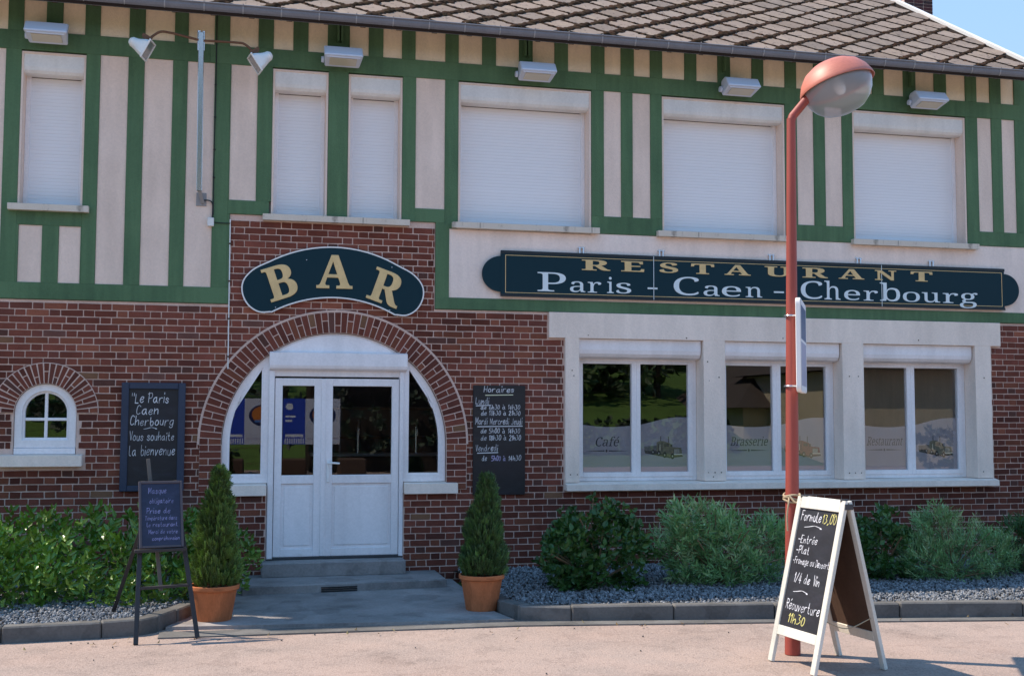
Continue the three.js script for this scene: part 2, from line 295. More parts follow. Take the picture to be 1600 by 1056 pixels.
for (let row = 0; row < 56; row++) {
  const y = -0.06 + BC * (row + 0.5), per = BS + BH, off = (row % 2 ? per / 2 : 0) + (row % 5 === 3 ? 0.012 : 0) + rr(-0.006, 0.006);
  for (let k = -8; k < 46; k++) for (const head of [false, true]) {
    const w = head ? BH : BS, cx = k * per + off + (head ? BS / 2 + BH / 2 : 0);
    if (cx < XL || cx > XR) continue;
    let a = cx - w / 2, b = cx + w / 2;                            // cut the brick where it meets an opening
    const free = (x) => !blocked(x, y - BC * 0.42) && !blocked(x, y + BC * 0.42) && x > XL && x < XR;
    const n = 12; let s0 = -1, s1 = -1;
    for (let i = 0; i <= n; i++) { const f = free(a + ((b - a) * i) / n); if (f && s0 < 0) s0 = i; if (f) s1 = i; else if (s0 >= 0) break; }
    if (s0 < 0 || s1 - s0 < 2) continue;
    const x0 = a + ((b - a) * s0) / n, x1 = a + ((b - a) * s1) / n;
    spots.push({ x: (x0 + x1) / 2, y, w: x1 - x0 + (s0 === 0 && s1 === n ? 0 : 0), head, whole: s0 === 0 && s1 === n });
  }
}
const wallParts = spots.filter((s) => s.whole && !s.head && s.x > 0 && s.y > 0.75).sort((a, b) => a.x - b.x).slice(0, 296);
const wallPartSet = new Set(wallParts), restBricks = [];
for (const s of spots) {
  const bs = setAt(s.x, s.y), g = pick(s.whole ? (s.head ? bs.h : bs.s) : s.w > 0.15 ? bs.s : bs.h), z = rr(-0.001, 0.0035);
  if (wallPartSet.has(s)) { const o = obj('brick', g, M.brick, brickWall); o.position.set(s.x, s.y, z); o.rotation.z = rr(-0.006, 0.006); continue; }
  const q = g.clone(); if (!s.whole) q.scale((s.w - (s.w > BJ * 2 ? BJ : 0)) / ((s.w > 0.15 ? BS : BH) - BJ), 1, 1);
  q.rotateZ(rr(-0.006, 0.006)); q.translate(s.x, s.y, z); restBricks.push(q);
}
const rest = new THREE.Mesh(mergeGeometries(restBricks), M.brick); rest.name = 'brick_field'; rest.userData.kind = 'stuff'; rest.castShadow = rest.receiveShadow = true; brickWall.add(rest);

// arch bricks: wedges, one whole then one split, standing 6 mm proud
function wedge(cx, cy, r0, r1, a0, a1, z0, z1) {
  const p = (r, a) => [cx + r * Math.cos(a), cy + r * Math.sin(a)];
  const g = ext([p(r0, a0), p(r1, a0), p(r1, a1), p(r0, a1)], z1 - z0, z0, [], 0.0025); uvm(g, rr(0, 3), rr(0, 3)); return colored(g, ...tone());
}
function archRing(name, cx, cy, r0, r1, a0, a1, n, parent, jamb) {
  const ring = obj(name, ext([...arcPts(cx, cy, r1 + 0.008, a0, a1, 60), ...arcPts(cx, cy, r0, a1, a0, 60)], 0.03, -0.0195), M.mortar, parent);
  const da = (a1 - a0) / n, g0 = 0.0045;
  for (let i = 0; i < n; i++) {
    const b0 = a0 + da * i + g0 / r0, b1 = a0 + da * (i + 1) - g0 / r0, j = rr(-0.002, 0.002);
    if (i % 2) obj('brick', wedge(cx, cy, r0 + 0.003, r1, b0, b1, -0.019, 0.015 + j), M.brick, ring);
    else { const c = r0 + (r1 - r0) * (i % 4 ? 0.36 : 0.6); obj('brick', wedge(cx, cy, r0 + 0.003, c - 0.005, b0, b1, -0.019, 0.015 + j), M.brick, ring); obj('brick', wedge(cx, cy, c + 0.005, r1, b0, b1, -0.019, 0.015 - j), M.brick, ring); }
  }
  for (const [x0, x1, y0, y1, rows] of jamb ?? []) {
    obj('jamb_mortar', bx(x0 + 0.001, y0, -0.0195, x1 + 0.006, y1, 0.0103), M.mortar, ring);
    for (let k = 0; k < rows; k++) {
      const h = (y1 - y0) / rows, ya = y0 + h * k + 0.0045, yb = y0 + h * (k + 1) - 0.0045;
      for (const [xa, xb] of k % 2 ? [[x0 + 0.003, x1]] : [[x0 + 0.003, x0 + (x1 - x0) * 0.42 - 0.005], [x0 + (x1 - x0) * 0.42 + 0.005, x1]]) { const g = bx(xa, ya, -0.019, xb, yb, 0.015, 0.0025); uvm(g, rr(0, 3), rr(0, 3)); obj('brick', colored(g, ...tone()), M.brick, ring); }
    }
  }
  return ring;
}
archRing('door_arch', AX, AY, AR, AO, 0, Math.PI, 61, house, [[AX + AR, AX + AO, 0.98, AY, 7], [AX - AO, AX - AR, 0.98, AY, 7]]);
obj('arch_mortar_line', ext([...arcPts(AX, AY, AO + 0.024, -0.0, Math.PI, 60), ...arcPts(AX, AY, AO + 0.008, Math.PI, 0, 60)], 0.03, -0.0178, [], 0.002), M.mortar, house);
archRing('window_arch', SX, SY, SR, SO, 0, Math.PI, 25, house);

// upper wall core with window openings
const UW = [[0.1, 0.73], [2.64, 3.235], [3.455, 4.05], [4.683, 6.237], [7.104, 8.668], [9.572, 11.135]], WY0 = 3.94, WY1 = 5.525;
obj('upper_wall', ext([[XL, LY + 0.003], [2.213, LY + 0.003], [2.213, 3.923], [4.432, 3.923], [4.432, LY + 0.003], [XR, LY + 0.003], [XR, 6.25], [XL, 6.25]], 0.3, -0.33, UW.map(([a, b]) => [[a, WY0], [a, WY1], [b, WY1], [b, WY0]])), M.core, house);

// green timbers and cream panels
const PR = 0.014;
const timber = (x0, y0, x1, y1, z = PR) => { const g = bx(x0, y0, -0.03, x1, y1, z, 0.0025); uvm(g, rr(0, 5), rr(0, 5)); return obj('timber', g, M.green, house); };
const panel = (x0, y0, x1, y1, z = 0, m = M.cream) => { const g = bx(x0, y0, -0.031, x1, y1, z, 0.002); uvm(g, rr(0, 5), rr(0, 5)); return obj('render_panel', g, m, house); };
function row(y0, y1, cuts, x0, x1, pm = M.cream) {                               // cuts: [a, b, 'p' panel | 'w' window, own bottom]
  let x = x0;
  for (const [a, b, kind, yb] of cuts) {
    if (a - x > 0.005) timber(x, y0, a, y1);
    if (kind !== 'w') { panel(a, yb ?? y0, b, y1, 0, pm); if (yb) timber(a, y0, b, yb); }
    x = b;
  }
  if (x1 - x > 0.005) timber(x, y0, x1, y1);
}
const FY = 5.738, RY = 5.54;
row(FY, 6.2, [[-1.15, -0.9], [-0.7, -0.45], [-0.25, -0.04], [0.11, 0.33], [0.49, 0.71], [0.86, 1.15], [1.31, 1.61], [1.75, 2.02], [2.18, 2.48], [2.64, 2.85], [3.01, 3.22], [3.46, 3.67], [3.83, 4.04], [4.19, 4.53], [4.68, 4.95], [5.11, 5.38], [5.54, 5.8], [5.96, 6.24], [6.4, 6.6], [6.76, 6.96], [7.11, 7.39], [7.54, 7.81], [7.97, 8.25], [8.4, 8.68], [8.83, 9.06], [9.21, 9.44], [9.58, 9.85], [10.01, 10.28], [10.45, 10.71], [10.88, 11.15], [11.31, 11.5], [11.66, 11.85]], XL, XR, M.friezeBounce);
for (const [a, b] of [[XL, 1.98], [1.98, 6.3], [6.3, 9.3], [9.3, XR]]) timber(a, RY, b, FY, PR + 0.001);
row(3.13, RY, [[-1.1, -0.85], [-0.36, -0.05], [0.1, 0.73, 'w'], [0.87, 1.15], [1.31, 1.6], [1.75, 2.03]], XL, 2.19);
timber(2.19, 4.07, 2.2, RY); panel(2.2, 4.07, 2.48, RY); timber(2.48, 4.07, 2.638, RY);
timber(2.19, 3.922, 2.62, 4.07); timber(2.19, 3.13, 2.213, 3.922);
timber(0.1, 3.72, 0.73, 3.885); timber(0.1, 3.13, 0.122, 3.72); panel(0.122, 3.13, 0.348, 3.72); timber(0.348, 3.13, 0.51, 3.72); panel(0.51, 3.13, 0.722, 3.72); timber(0.722, 3.13, 0.73, 3.72);
timber(XL, LY + 0.005, 2.213, 3.13, PR + 0.001);
timber(3.238, 3.922, 3.452, RY); timber(4.053, 3.922, 4.2, RY); panel(4.2, 4.07, 4.53, RY); timber(4.2, 3.922, 4.53, 4.07); timber(4.53, 3.86, 4.68, RY);
timber(4.432, LY + 0.13, 4.585, 3.922, PR + 0.001);
row(4.073, RY, [[6.39, 6.6], [6.74, 6.96]], 6.24, 7.101); row(4.08, RY, [[8.83, 9.05], [9.2, 9.43]], 8.671, 9.569); row(4.098, RY, [[11.31, 11.51], [11.66, 11.85]], 11.138, XR);
timber(6.24, 3.872, 7.101, 4.073); timber(8.671, 3.89, 9.569, 4.08); timber(11.138, 3.92, XR, 4.098);
for (const [a, b, yt] of [[4.585, 6.24, 3.858], [6.24, 8.671, 3.87], [8.671, 11.138, 3.888], [11.138, XR, 3.918]]) panel(a, 3.09, b, yt, 0.004, M.creamBand);
for (const [a, b] of [[4.432, 7.85], [7.85, 10.2], [10.2, XR]]) timber(a, LY + 0.005, b, 3.088, PR + 0.004);
for (const x of [3.33, 3.37, 5.44, 5.48, 7.88, 10.36]) obj('bracket', bx(x - 0.012, 5.86, PR, x + 0.012, 6.18, 0.09, 0.003), M.green, house);   // small corbels above the floodlights

// first floor windows: lining, roller shutter of slats, box, rails, sill
const slatProfile = (h) => [[0, 0], [0.0007, h * 0.1], [0.0013, h * 0.45], [0.0011, h * 0.8], [0.0003, h * 0.975], [-0.006, h * 0.975], [-0.006, 0]];
function upperWindow(x0, x1, label) {
  const wz = -0.2, L = 0.022;
  const lining = obj('window', [bx(x0, WY0, -0.3, x0 + L, WY1, 0.006, 0.002), bx(x1 - L, WY0, -0.3, x1, WY1, 0.006, 0.002), bx(x0 + L, WY1 - L, -0.3, x1 - L, WY1, 0.006, 0.002)], M.cream, house);
  lining.userData.label = label;
  const a = x0 + L, b = x1 - L, yb = 5.3;
  const prof = [[-0.24, yb + 0.04], [-0.2, yb + 0.01], [-0.08, yb], [-0.035, yb + 0.008], [-0.012, yb + 0.035], [-0.004, yb + 0.07], [-0.004, WY1 - L], [-0.24, WY1 - L]];
  obj('shutter_box', alongX(prof, a, b), M.box, lining);
  obj('guide_rail', bx(a, WY0, wz - 0.03, a + 0.045, yb + 0.03, wz + 0.028, 0.003), M.pvc, lining);
  obj('guide_rail', bx(b - 0.045, WY0, wz - 0.03, b, yb + 0.03, wz + 0.028, 0.003), M.pvc, lining);
  const ph = 0.0365, n = Math.floor((yb - WY0 - 0.05 + 0.03) / ph), g = alongX(slatProfile(ph), a + 0.04, b - 0.04);
  for (let i = 0; i < n; i++) { const s = obj('slat', g, M.slat, lining); s.position.set(0, WY0 + 0.05 + i * ph, wz + rr(-0.0008, 0.0008)); }
  obj('bottom_bar', bx(a + 0.04, WY0 + 0.006, wz - 0.01, b - 0.04, WY0 + 0.05, wz + 0.01, 0.003), M.slat, lining);
  return lining;
}
const wlab = ['narrow window far left under the first floodlight', 'left window of the pair above the bar sign', 'right window of the pair above the bar sign', 'wide window right of the bar sign', 'wide window left of the street lamp head', 'wide window right of the street lamp head'];
UW.forEach(([a, b], i) => upperWindow(a, b, 'closed white roller shutter, ' + wlab[i]));
const sillProf = (y0, y1, d) => [[-0.24, y0 + 0.02], [-0.24, y1 + 0.012], [d, y1], [d, y0], [0.0, y0]];
for (const [a, b] of [[0.02, 0.8], [2.555, 4.135], [4.612, 6.318], [7.025, 8.73], [9.525, 11.25]]) obj('window_sill', alongX(sillProf(3.862, 3.927, 0.085), a, b, 0.004), M.sill, house);

// white frame round the three dining room windows
const SUR = [[5.731, 2.665, 11.55, LY], [5.92, 1.042, 6.085, 2.665], [7.59, 1.042, 7.86, 2.665], [9.372, 1.042, 9.655, 2.665], [11.182, 1.042, 11.405, 2.665]];
const surround = obj('window_surround', SUR.map(([a, b, c, d]) => uvm(bx(a, b, -0.27, c, d, 0.035, 0.003), 0.7, 0.3)), M.creamLow, house);
obj('window_sill', alongX([[-0.27, 0.952], [-0.27, 1.04], [0.035, 1.036], [0.11, 1.02], [0.115, 0.952]], 5.915, 11.43, 0.005), M.creamLow, house);
{ // small drill marks, rust spots and screws left in the surround
  const spotsM = [];
  for (const [x, y] of [[6.0, 2.3], [6.02, 2.24], [6.19, 2.7], [7.38, 2.69], [7.64, 2.42], [7.66, 2.2], [7.78, 2.24], [8.6, 2.71], [9.46, 2.27], [9.58, 2.27], [10.4, 2.72], [11.3, 2.27], [5.98, 1.13], [6.06, 1.13], [7.64, 1.14], [7.72, 1.14], [7.8, 1.14], [7.7, 1.09], [9.44, 1.12], [9.52, 1.12], [9.6, 1.12], [11.26, 1.12]]) { const g = new THREE.CylinderGeometry(rr(0.004, 0.009), rr(0.004, 0.009), 0.006, 7); g.rotateX(Math.PI / 2); g.translate(x, y, 0.0365); spotsM.push(clean(g)); }
  obj('screw_marks', spotsM, M.brownBoard, surround);
}
function truckPrint(tint, kind) {
  return canvasTex(512, 512, (x) => {
    x.fillStyle = 'rgb(140,134,138)'; x.fillRect(0, 0, 512, 512);
    if (kind === 'word') return;
    const dark = 'rgb(62,56,52)', body = tint; x.save(); x.translate(256, 300);
    x.fillStyle = dark; x.beginPath(); x.moveTo(-200, 10); x.lineTo(-60, -20); x.lineTo(30, 60); x.lineTo(190, 62); x.lineTo(200, 78); x.lineTo(60, 92); x.lineTo(-190, 44); x.fill();
    x.fillStyle = 'rgb(96,92,88)'; x.beginPath(); x.moveTo(-200, -20); x.lineTo(-70, -30); x.lineTo(-70, 22); x.lineTo(-196, 18); x.fill();
    x.fillStyle = body; x.beginPath(); x.moveTo(-72, -58); x.quadraticCurveTo(-40, -78, 0, -72); x.lineTo(66, -50); x.lineTo(96, -14); x.lineTo(180, -6); x.lineTo(192, 62); x.lineTo(60, 76); x.lineTo(-72, 34); x.fill();
    x.fillStyle = dark; x.fillRect(8, -48, 46, 30); x.fillRect(70, -40, 18, 26); x.fillRect(-56, -50, 6, 80); x.fillRect(-20, -62, 6, 90); x.fillRect(104, 4, 60, 44);
    x.fillStyle = 'rgb(200,196,176)'; for (let i = 0; i < 5; i++) x.fillRect(110 + i * 11, 6, 5, 40); x.fillRect(-40, -40, 5, 60); x.fillRect(92, 50, 100, 10);
    x.strokeStyle = dark; x.lineWidth = 7; x.beginPath(); x.moveTo(-30, -72); x.lineTo(-30, -120); x.moveTo(50, -56); x.lineTo(50, -116); x.stroke();
    x.fillStyle = 'rgb(30,28,28)'; for (const [a, b, r] of [[-110, 34, 24], [-50, 46, 26], [10, 62, 28], [90, 74, 28]]) { x.beginPath(); x.ellipse(a, b, r * 0.7, r, 0, 0, 7); x.fill(); }
    x.fillStyle = 'rgb(150,146,138)'; for (const [a, b] of [[-110, 34], [-50, 46], [10, 62], [90, 74]]) { x.beginPath(); x.ellipse(a, b, 7, 10, 0, 0, 7); x.fill(); }
    for (let i = 0; i < 170; i++) { x.strokeStyle = rnd() < 0.5 ? 'rgba(40,36,34,0.35)' : 'rgba(170,165,158,0.3)'; x.lineWidth = rr(1, 3); const a = rr(-190, 185), b = rr(-60, 70) * (1 - Math.abs(a) / 420); x.beginPath(); x.moveTo(a, b); x.lineTo(a + rr(-14, 26), b + rr(-6, 12)); x.stroke(); }
    x.restore();
  });
}
function wordPrint(word) {
  return canvasTex(512, 512, (x) => {
    x.fillStyle = 'rgb(140,134,138)'; x.fillRect(0, 0, 512, 512); x.fillStyle = 'rgb(30,26,36)'; x.save(); x.translate(256, 275); x.transform(1, 0, -0.22, 1, 0, 0);
    x.font = '118px serif'; const w = x.measureText(word).width; x.scale(Math.min(1, 400 / w), 1); x.fillText(word, -w / 2, 0); x.restore();
    x.beginPath(); x.moveTo(40, 322); x.lineTo(235, 314); x.lineTo(235, 326); x.fill(); x.beginPath(); x.moveTo(472, 322); x.lineTo(277, 314); x.lineTo(277, 326); x.fill(); x.beginPath(); x.moveTo(256, 304); x.lineTo(268, 320); x.lineTo(256, 336); x.lineTo(244, 320); x.fill();
  });
}
const wave = (t) => 1.705 - 0.045 * Math.sin(Math.PI * clamp(t * 2, 0, 1) * 0.85) + (t > 0.5 ? 0.1 * sm(0.45, 0.85, t) - 0.01 : 0);
function diningWindow(x0, x1, word, tint, label) {
  const z = -0.2, y0 = 1.042, yb = 2.442, y1 = 2.662, w = x1 - x0, mx = (x0 + x1) / 2;
  const win = obj('window', [bx(x0, y0, z - 0.06, x0 + 0.055, yb + 0.02, z + 0.01, 0.003), bx(x1 - 0.055, y0, z - 0.06, x1, yb + 0.02, z + 0.01, 0.003), bx(x0 + 0.055, y0, z - 0.06, x1 - 0.055, y0 + 0.05, z + 0.01, 0.003), bx(x0 + 0.055, yb - 0.03, z - 0.06, x1 - 0.055, yb + 0.02, z + 0.01, 0.003)], M.pvc, house);
  win.userData.label = label;
  const prof = [[-0.26, yb + 0.03], [-0.2, yb], [-0.1, yb + 0.006], [-0.05, yb + 0.02], [-0.022, yb + 0.055], [-0.012, yb + 0.1], [-0.012, y1], [-0.26, y1]];
  obj('shutter_box', alongX(prof, x0 + 0.004, x1 - 0.012), M.pvc, win);
  for (const s of [0, 1]) {
    const a = s ? mx : x0 + 0.05, b = s ? x1 - 0.05 : mx, f = 0.054, ya = y0 + 0.045, yt = yb - 0.025, zf = z + 0.022;
    const cas = obj('casement', [bx(a, ya, z - 0.04, a + f, yt, zf, 0.004), bx(b - f, ya, z - 0.04, b, yt, zf, 0.004), bx(a + f, ya, z - 0.04, b - f, ya + f, zf, 0.004), bx(a + f, yt - f * 0.5, z - 0.04, b - f, yt, zf, 0.004)], M.pvc, win);
    const pane = obj('pane', bx(a + f, ya + f, z - 0.012, b - f, yt - f * 0.5, z - 0.006), M.glass, win);
    const N = 24, pts = [[a + f, ya + f], [b - f, ya + f]];
    for (let i = 0; i <= N; i++) { const x = b - f - ((b - f - a - f) * i) / N; pts.push([x, wave((x - x0) / w)]); }
    const g = ext(pts, 0.002, z - 0.018), uv = g.attributes.uv, p = g.attributes.position, c = (a + b) / 2;
    for (let i = 0; i < p.count; i++) uv.setXY(i, 0.5 + (p.getX(i) - c) / 0.62, (p.getY(i) - (ya + f)) / 0.62 - 0.02);
    obj('frosted_film', g, printMat(s ? truckPrint(tint) : wordPrint(word), { roughness: 0.7 }), win);
  }
}
diningWindow(6.087, 7.588, 'Café', 'rgb(108,102,78)', 'window with the café lettering and an olive lorry on its frosted film');
diningWindow(7.862, 9.37, 'Brasserie', 'rgb(116,66,62)', 'window behind the street lamp pole with a red lorry on its frosted film');
diningWindow(9.657, 11.18, 'Restaurant', 'rgb(106,102,84)', 'window with the restaurant lettering and a pale lorry on its frosted film');

// small arched window
{
  const hb = 1.447, outer = [[SX - SR + 0.004, hb], ...arcPts(SX, SY, SR - 0.004, Math.PI, 0, 30), [SX + SR - 0.004, hb]], ri = SR - 0.078, z = -0.09;
  const win = obj('arched_window', ext(outer, 0.07, z, [[[SX - ri, 1.53], ...arcPts(SX, SY, ri, Math.PI, 0, 30), [SX + ri, 1.53]].reverse()], 0.004), M.pvc, house);
  const r2 = ri + 0.004, in2 = [[SX - r2, 1.526], ...arcPts(SX, SY, r2, Math.PI, 0, 30), [SX + r2, 1.526]], ri3 = ri - 0.022;
  obj('casement', ext(in2, 0.05, z - 0.005, [[[SX - ri3, 1.55], ...arcPts(SX, SY, ri3, Math.PI, 0, 30), [SX + ri3, 1.55]].reverse()], 0.003), M.pvc, win);
  obj('glazing_bar', [bx(SX - 0.015, 1.55, z + 0.005, SX + 0.015, SY + ri3, z + 0.042, 0.004), bx(SX - ri3, 1.722, z + 0.006, SX + ri3, 1.752, z + 0.041, 0.004)], M.pvc, win);
  obj('pane', ext([[SX - ri3, 1.55], ...arcPts(SX, SY, ri3, Math.PI, 0, 24), [SX + ri3, 1.55]], 0.006, z + 0.012), M.glass, win);
  obj('drip_ledge', bx(SX - SR + 0.006, 1.382, z, SX + SR - 0.006, 1.445, z + 0.085, 0.004), M.pvc, win);
  obj('window_sill', alongX([[-0.1, 1.262], [-0.1, 1.385], [0.09, 1.372], [0.095, 1.262]], -0.01, 0.803, 0.006), M.creamLow, win);
}

// arched entrance: frame, side lights, shutter box, two leaves
{
  const z = -0.1, zt = -0.03, D = 0.07, r = AR - 0.006, ri = AR - 0.072;
  const lx0 = 2.592, lx1 = 4.143, fb = 1.066;
  const outer = [[AX - r, fb], ...arcPts(AX, AY, r, Math.PI, 0, 60), [AX + r, fb], [DX1 - 0.003, fb], [DX1 - 0.003, 0.268], [4.05, 0.268], [4.05, 2.2], [2.715, 2.2], [2.715, 0.268], [DX0 + 0.003, 0.268], [DX0 + 0.003, fb]];
  const arcL = arcPts(AX, AY, ri, Math.PI, 0, 120).filter(([x, y]) => x < lx0), arcR = arcPts(AX, AY, ri, Math.PI, 0, 120).filter(([x, y]) => x > lx1);
  const yl = AY + Math.sqrt(ri * ri - (AX - lx0) ** 2), yr = AY + Math.sqrt(ri * ri - (lx1 - AX) ** 2);
  const lightL = [[AX - ri, 1.15], ...arcL, [lx0, yl], [lx0, 1.15]], lightR = [[lx1, 1.15], [lx1, yr], ...arcR, [AX + ri, 1.15]];
  const door = obj('entrance', ext(outer, D, z, [lightL.slice().reverse(), lightR.slice().reverse()], 0.004), M.pvc, house);
  door.userData.label = 'white arched double entrance door with glazed side lights';
  obj('side_pane', ext(lightL, 0.006, z + 0.02), M.glass, door); obj('side_pane', ext(lightR, 0.006, z + 0.02), M.glass, door);
  for (const [pts] of [[lightL], [lightR]]) {                       // thin glazing bead
    const cx = pts.reduce((s, p) => s + p[0], 0) / pts.length, cy = pts.reduce((s, p) => s + p[1], 0) / pts.length;
    obj('glazing_bead', ext(pts.map(([x, y]) => [x, y]), 0.012, zt - 0.016, [pts.map(([x, y]) => [x + Math.sign(cx - x) * Math.min(0.014, Math.abs(cx - x)), y + Math.sign(cy - y) * Math.min(0.014, Math.abs(cy - y))]).reverse()]), M.pvc, door);
  }
  const prof = [[zt, 2.262], [0.02, 2.268], [0.045, 2.285], [0.055, 2.315], [0.055, 2.45], [zt, 2.475]];
  obj('shutter_box', alongX(prof, 2.652, 4.128, 0.004), M.pvc, door);
  for (const [a, b] of [[2.655, 2.712], [4.052, 4.096]]) obj('guide_rail', bx(a, 0.272, zt, b, 2.262, zt + 0.03, 0.004), M.pvc, door);
  obj('sealing_panel', ext([...arcPts(AX, AY, r - 0.02, Math.acos(-0.72 / 1.17), Math.acos(0.72 / 1.17), 30)], 0.02, zt - 0.004, [], 0.004), M.pvc, door);
  function leaf(a, b, hinge) {
    const y0 = 0.288, y1 = 2.18, w = 0.078, gy0 = 1.147, gy1 = 2.1, zl = -0.075, hz = -0.018;
    const lf = obj('door_leaf', [bx(a, y0, zl, a + w, y1, hz, 0.004), bx(b - w, y0, zl, b, y1, hz, 0.004), bx(a + w, y0, zl, b - w, y0 + 0.085, hz, 0.004), bx(a + w, gy1, zl, b - w, y1, hz, 0.004), bx(a + w, gy0 - 0.09, zl, b - w, gy0, hz, 0.004)], M.pvc, door);
    const beadZ = hz - 0.012;
    lf.userData.label = b - a < 0.6 ? 'narrow fixed leaf' : 'wide opening leaf with a handle';
    obj('pane', bx(a + w, gy0, zl + 0.02, b - w, gy1, zl + 0.026), M.glass, door);
    obj('door_panel', [bx(a + w, y0 + 0.085, zl + 0.01, b - w, gy0 - 0.09, beadZ - 0.006, 0.003), bx(a + w + 0.03, y0 + 0.115, beadZ - 0.008, b - w - 0.03, gy0 - 0.12, beadZ + 0.003, 0.006)], M.pvc, door);
    return lf;
  }
  leaf(2.719, 3.212, 0); leaf(3.252, 4.047, 1);
  obj('meeting_stile', bx(3.206, 0.29, -0.03, 3.258, 2.178, -0.006, 0.006), M.pvc, door);
  obj('threshold', bx(2.715, 0.262, -0.11, 4.05, 0.286, 0.0, 0.003), M.darkMetal, door);
  obj('door_handle', [bx(3.272, 1.07, -0.02, 3.304, 1.31, -0.006, 0.004), rod([3.288, 1.275, -0.01], [3.288, 1.275, 0.045], 0.01), tube([[3.288, 1.275, 0.042], [3.33, 1.277, 0.046], [3.405, 1.272, 0.04]], 0.0105, 8, true), rod([3.288, 1.12, -0.01], [3.288, 1.12, 0.004], 0.011)], M.white, door);
  obj('side_sill', alongX([[-0.1, 0.942], [-0.1, 1.066], [0.075, 1.05], [0.08, 0.942]], 2.165, 2.642, 0.006), M.creamLow, door);
  obj('side_sill', alongX([[-0.1, 0.942], [-0.1, 1.066], [0.075, 1.05], [0.08, 0.942]], 4.103, 4.69, 0.006), M.creamLow, door);
  obj('notice', bx(2.98, 0.318, -0.012, 3.03, 0.326, -0.008), M.white, door);
}

// outer shell, floors, dark rooms behind the glass
obj('side_wall', [bx(XL, -0.1, -8.7, XL + 0.3, 6.25, -0.335), bx(XR - 0.3, -0.1, -8.7, XR, 6.25, -0.335), bx(XL + 0.3, -0.1, -8.7, XR - 0.3, 6.25, -8.4)], M.cream, house);
const RT = Math.tan((36 * Math.PI) / 180), EZ = 0.5, EY = 6.0, RZ = -4.35, RYY = EY + (EZ - RZ) * RT;
for (const x of [XL, XR - 1.75]) { const g = ext([[-0.04, 6.16], [-8.66, 6.16], [-4.35, RYY - 0.35]].map(([z, y]) => [-z, y]), 0.3); g.rotateY(Math.PI / 2); g.translate(x, 0, 0); obj('gable', uvm(g), M.cream, house); }
obj('floor', bx(XL + 0.3, 0.1, -8.4, XR - 0.3, 0.262, -0.31), M.dark, house);
obj('ceiling', [bx(XL + 0.3, 2.72, -8.4, XR - 0.3, 2.9, -0.34), bx(XL + 0.3, 5.9, -8.4, XR - 0.3, 6.02, -0.34)], M.dark, house);
obj('room_wall', [bx(XL + 0.3, 0.262, -4.3, XR - 0.3, 2.72, -4.1), bx(1.35, 0.262, -4.1, 1.45, 2.72, -0.31), bx(5.3, 0.262, -4.1, 5.4, 2.72, -0.31)], M.dark, house);

// roof: deck, diamond tiles, gutter with hooks, white verge
const slope = Math.atan(RT), sl = (EZ - RZ) / Math.cos(slope);
const VM = 0.3, RXE = XR - 0.02, RXS = XL - 0.12;                    // the right edge leans in by VM per metre going back
const deckPt = (x, z, dy) => { const k = z > RZ ? EZ - z : EZ - 2 * RZ + z; return [x > 5 ? x - VM * (EZ - Math.max(z, RZ)) * 1 : x, EY + k * RT - dy, z]; };
const roof = obj('roof', (() => {
  const T = [], q = (a, b, c, d) => T.push(a, b, c, a, c, d), zs = [EZ, RZ, 2 * RZ - EZ], t = 0.1;
  for (let i = 0; i < 2; i++) { const [za, zb] = [zs[i], zs[i + 1]], P = (x, z, d) => deckPt(x, z, d); q(P(RXS, za, 0), P(RXE, za, 0), P(RXE, zb, 0), P(RXS, zb, 0)); q(P(RXS, za, t), P(RXS, zb, t), P(RXE, zb, t), P(RXE, za, t)); q(P(RXE, za, 0), P(RXE, za, t), P(RXE, zb, t), P(RXE, zb, 0)); q(P(RXS, za, 0), P(RXS, zb, 0), P(RXS, zb, t), P(RXS, za, t)); }
  q(deckPt(RXS, EZ, 0), deckPt(RXS, EZ, t), deckPt(RXE, EZ, t), deckPt(RXE, EZ, 0)); return fromTris(T);
})(), M.roofdeck, house);
function tileGeo(hw, hh) {
  const base = [[-0.03, -hh + 0.03], [0.03, -hh + 0.03], [hw - 0.04, -0.02], [hw - 0.03, 0.012], [0.02, hh - 0.012], [-0.02, hh - 0.012], [-hw + 0.03, 0.012], [-hw + 0.04, -0.02]], pts = [];
  for (let i = 0; i < base.length; i++) {
    const [ax, ay] = base[i], [bx_, by] = base[(i + 1) % base.length], L = Math.hypot(bx_ - ax, by - ay), n = Math.max(1, Math.round(L / 0.035));
    for (let k = 0; k < n; k++) { const t = k / n, bite = rnd() < 0.16 ? rr(0.008, 0.026) : rr(-0.003, 0.006); const x = ax + (bx_ - ax) * t, y = ay + (by - ay) * t; const l = Math.hypot(x, y); pts.push([x - (x / l) * bite, y - (y / l) * bite]); }
  }
  const g = ext(pts, 0.005, 0), k = rr(0.8, 1.12), w = rnd();
  uvm(g, rr(0, 4), rr(0, 4)); return colored(g, 0.32 * k * (1 + 0.06 * w), 0.265 * k, 0.23 * k * (1 - 0.06 * w));
}
const TA = 0.53, TB = 0.205, tiles = Array.from({ length: 24 }, () => tileGeo(TA / 2 - 0.035, TB - 0.036));
const roofM = (x, s, h) => { const q = new THREE.Matrix4().makeRotationX(-Math.PI / 2 + slope); return q.setPosition(x, EY + s * Math.sin(slope) + h * Math.cos(slope), EZ - s * Math.cos(slope) + h * Math.sin(slope)); };
const restTiles = [];
